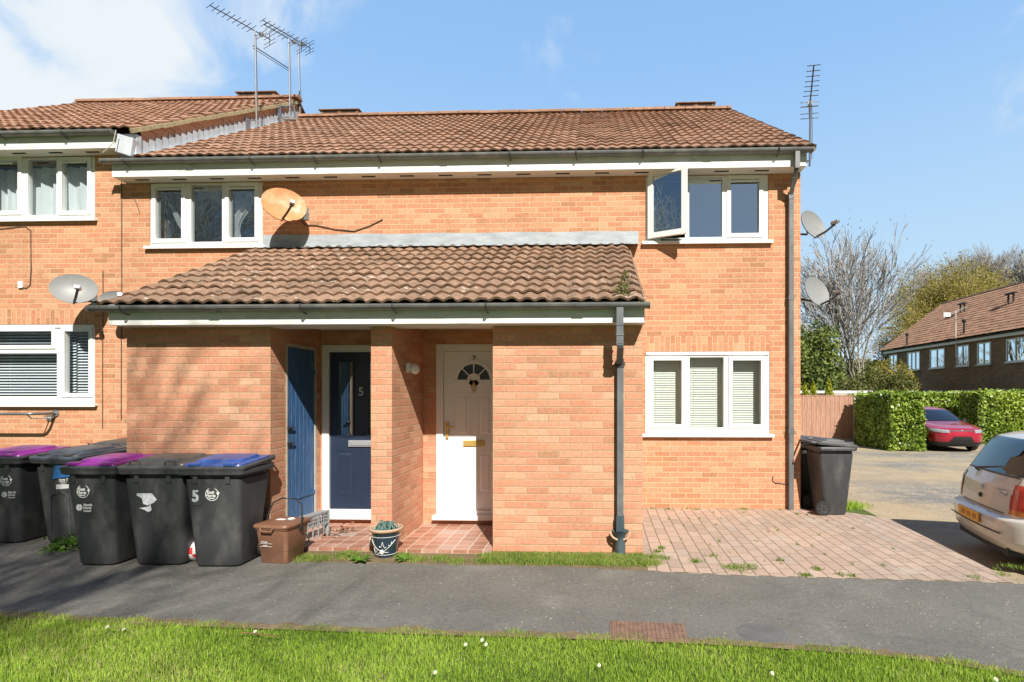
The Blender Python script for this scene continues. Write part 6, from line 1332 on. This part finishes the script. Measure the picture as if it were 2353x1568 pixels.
def leafy(loc, pts, n, sz, seed, label, m=MG, name='weed', sp=.05, cat='weed', h=.2):
    r2 = np.random.default_rng(seed); P = np.array(pts)[r2.integers(0, len(pts), n)]+r2.normal(size=(n, 3))*sp; P[:, 2] = np.abs(P[:, 2]); V, F_ = quadcloud(P, sz, seed, 1.5, .5); t = thing(name, loc, label, cat)
    npmesh('foliage', V, F_, m, t, tone=np.clip(.5+.3*clump(P, 9, seed)+r2.normal(size=n)*.2, 0, 1)); sg = [(0, 0, 0, p[0], p[1], p[2], .004, .002) for p in pts]; V, F_ = tubes(np.array(sg), 4); npmesh('stems', V, F_, M_weed if False else M_bark, t); return t
leafy((-5.32, 5.50, 0), [(-.18, 0, .06), (-.08, .05, .10), (0, 0, .13), (.06, .08, .10), (.14, .05, .16), (.18, .1, .22), (-.26, -.02, .04)], 420, .022, 4, 'low leafy green plant between the purple-lidded bin and the bin behind it')
leafy((-5.35, 7.60, 1.05), [(-.4, 0, .03), (-.25, 0, .06), (-.1, 0, .10), (.05, 0, .14), (.15, 0, .20), (.27, .05, .30), (.32, .05, .16)], 700, .018, 5, 'yellow-green trailing weed on top of the brown planter', M_gold, sp=.045)
qx, qz = PX(1432, 690, 5.42); leafy((qx-.02, 5.40, qz-.04), [(0, 0, .1), (-.06, 0, .05), (.05, .02, .14), (.03, .05, .22), (-.02, 0, .16), (.05, .05, .3), (-.12, 0, .04), (.1, 0, .05)], 420, .011, 6, 'wispy weed growing out of the porch gutter at its right end', M_shrub, sp=.022)
def daisy(x, y, h, label, k):
    t = thing('daisy', (x, y, -.01), label, 'flower', group='daisies in the lawn'); mb = MB(); n = 13
    for i in range(n):
        a = 6.283*i/n; mb.quad([(.002*math.cos(a), .002*math.sin(a), h), (.008*math.cos(a-.2), .008*math.sin(a-.2), h+.002), (.011*math.cos(a), .011*math.sin(a), h+.003), (.008*math.cos(a+.2), .008*math.sin(a+.2), h+.002)])
    for v in range(len(mb.v)): x_, y_, z_ = mb.v[v]; mb.v[v] = (x_, y_, z_-y_*.0+y_*.7)
    mb.build('petals', M_petal, t); MB().lathe([(.005, 0), (.003, .004)], (0, 0, h+.001), 8).build('eye', M_yellow, t); MB().tube([(0, 0, 0), (0, .003, h)], .0012, 4).build('stalk', M_weed, t)
for k, (px, py, lb) in enumerate(((246, 1439, 'daisy at the lawn edge, farthest left'), (284, 1444, 'second daisy from the left, close to its larger neighbour'), (586, 1452, 'big daisy beside a fallen dry twig'), (1070, 1479, 'left one of three daisies below the path centre'), (1108, 1469, 'upper one of the three daisies below the path centre'), (1117, 1479, 'right one of the three daisies below the path centre'), (1000, 1543, 'lone daisy low in the lawn, centre of the photo'), (1377, 1527, 'lone daisy left of the rusty drain cover, in the grass'), (1775, 1545, 'daisy in the lawn under the round cover'), (2289, 1559, 'daisy in the bottom right corner'))):
    x, y = GR(px, py, .05); daisy(x, y, .052 if k != 2 else .06, lb, k)
x, y = GR(590, 1456, .04); t = MB().tube([(x-.13, y+.02, .035), (x, y, .04), (x+.16, y-.02, .03)], [.003, .004, .002], 5).build('dry_twig', M_leafdry); tag(t, 'thin dry twig lying on the lawn edge next to the big daisy', 'twig')
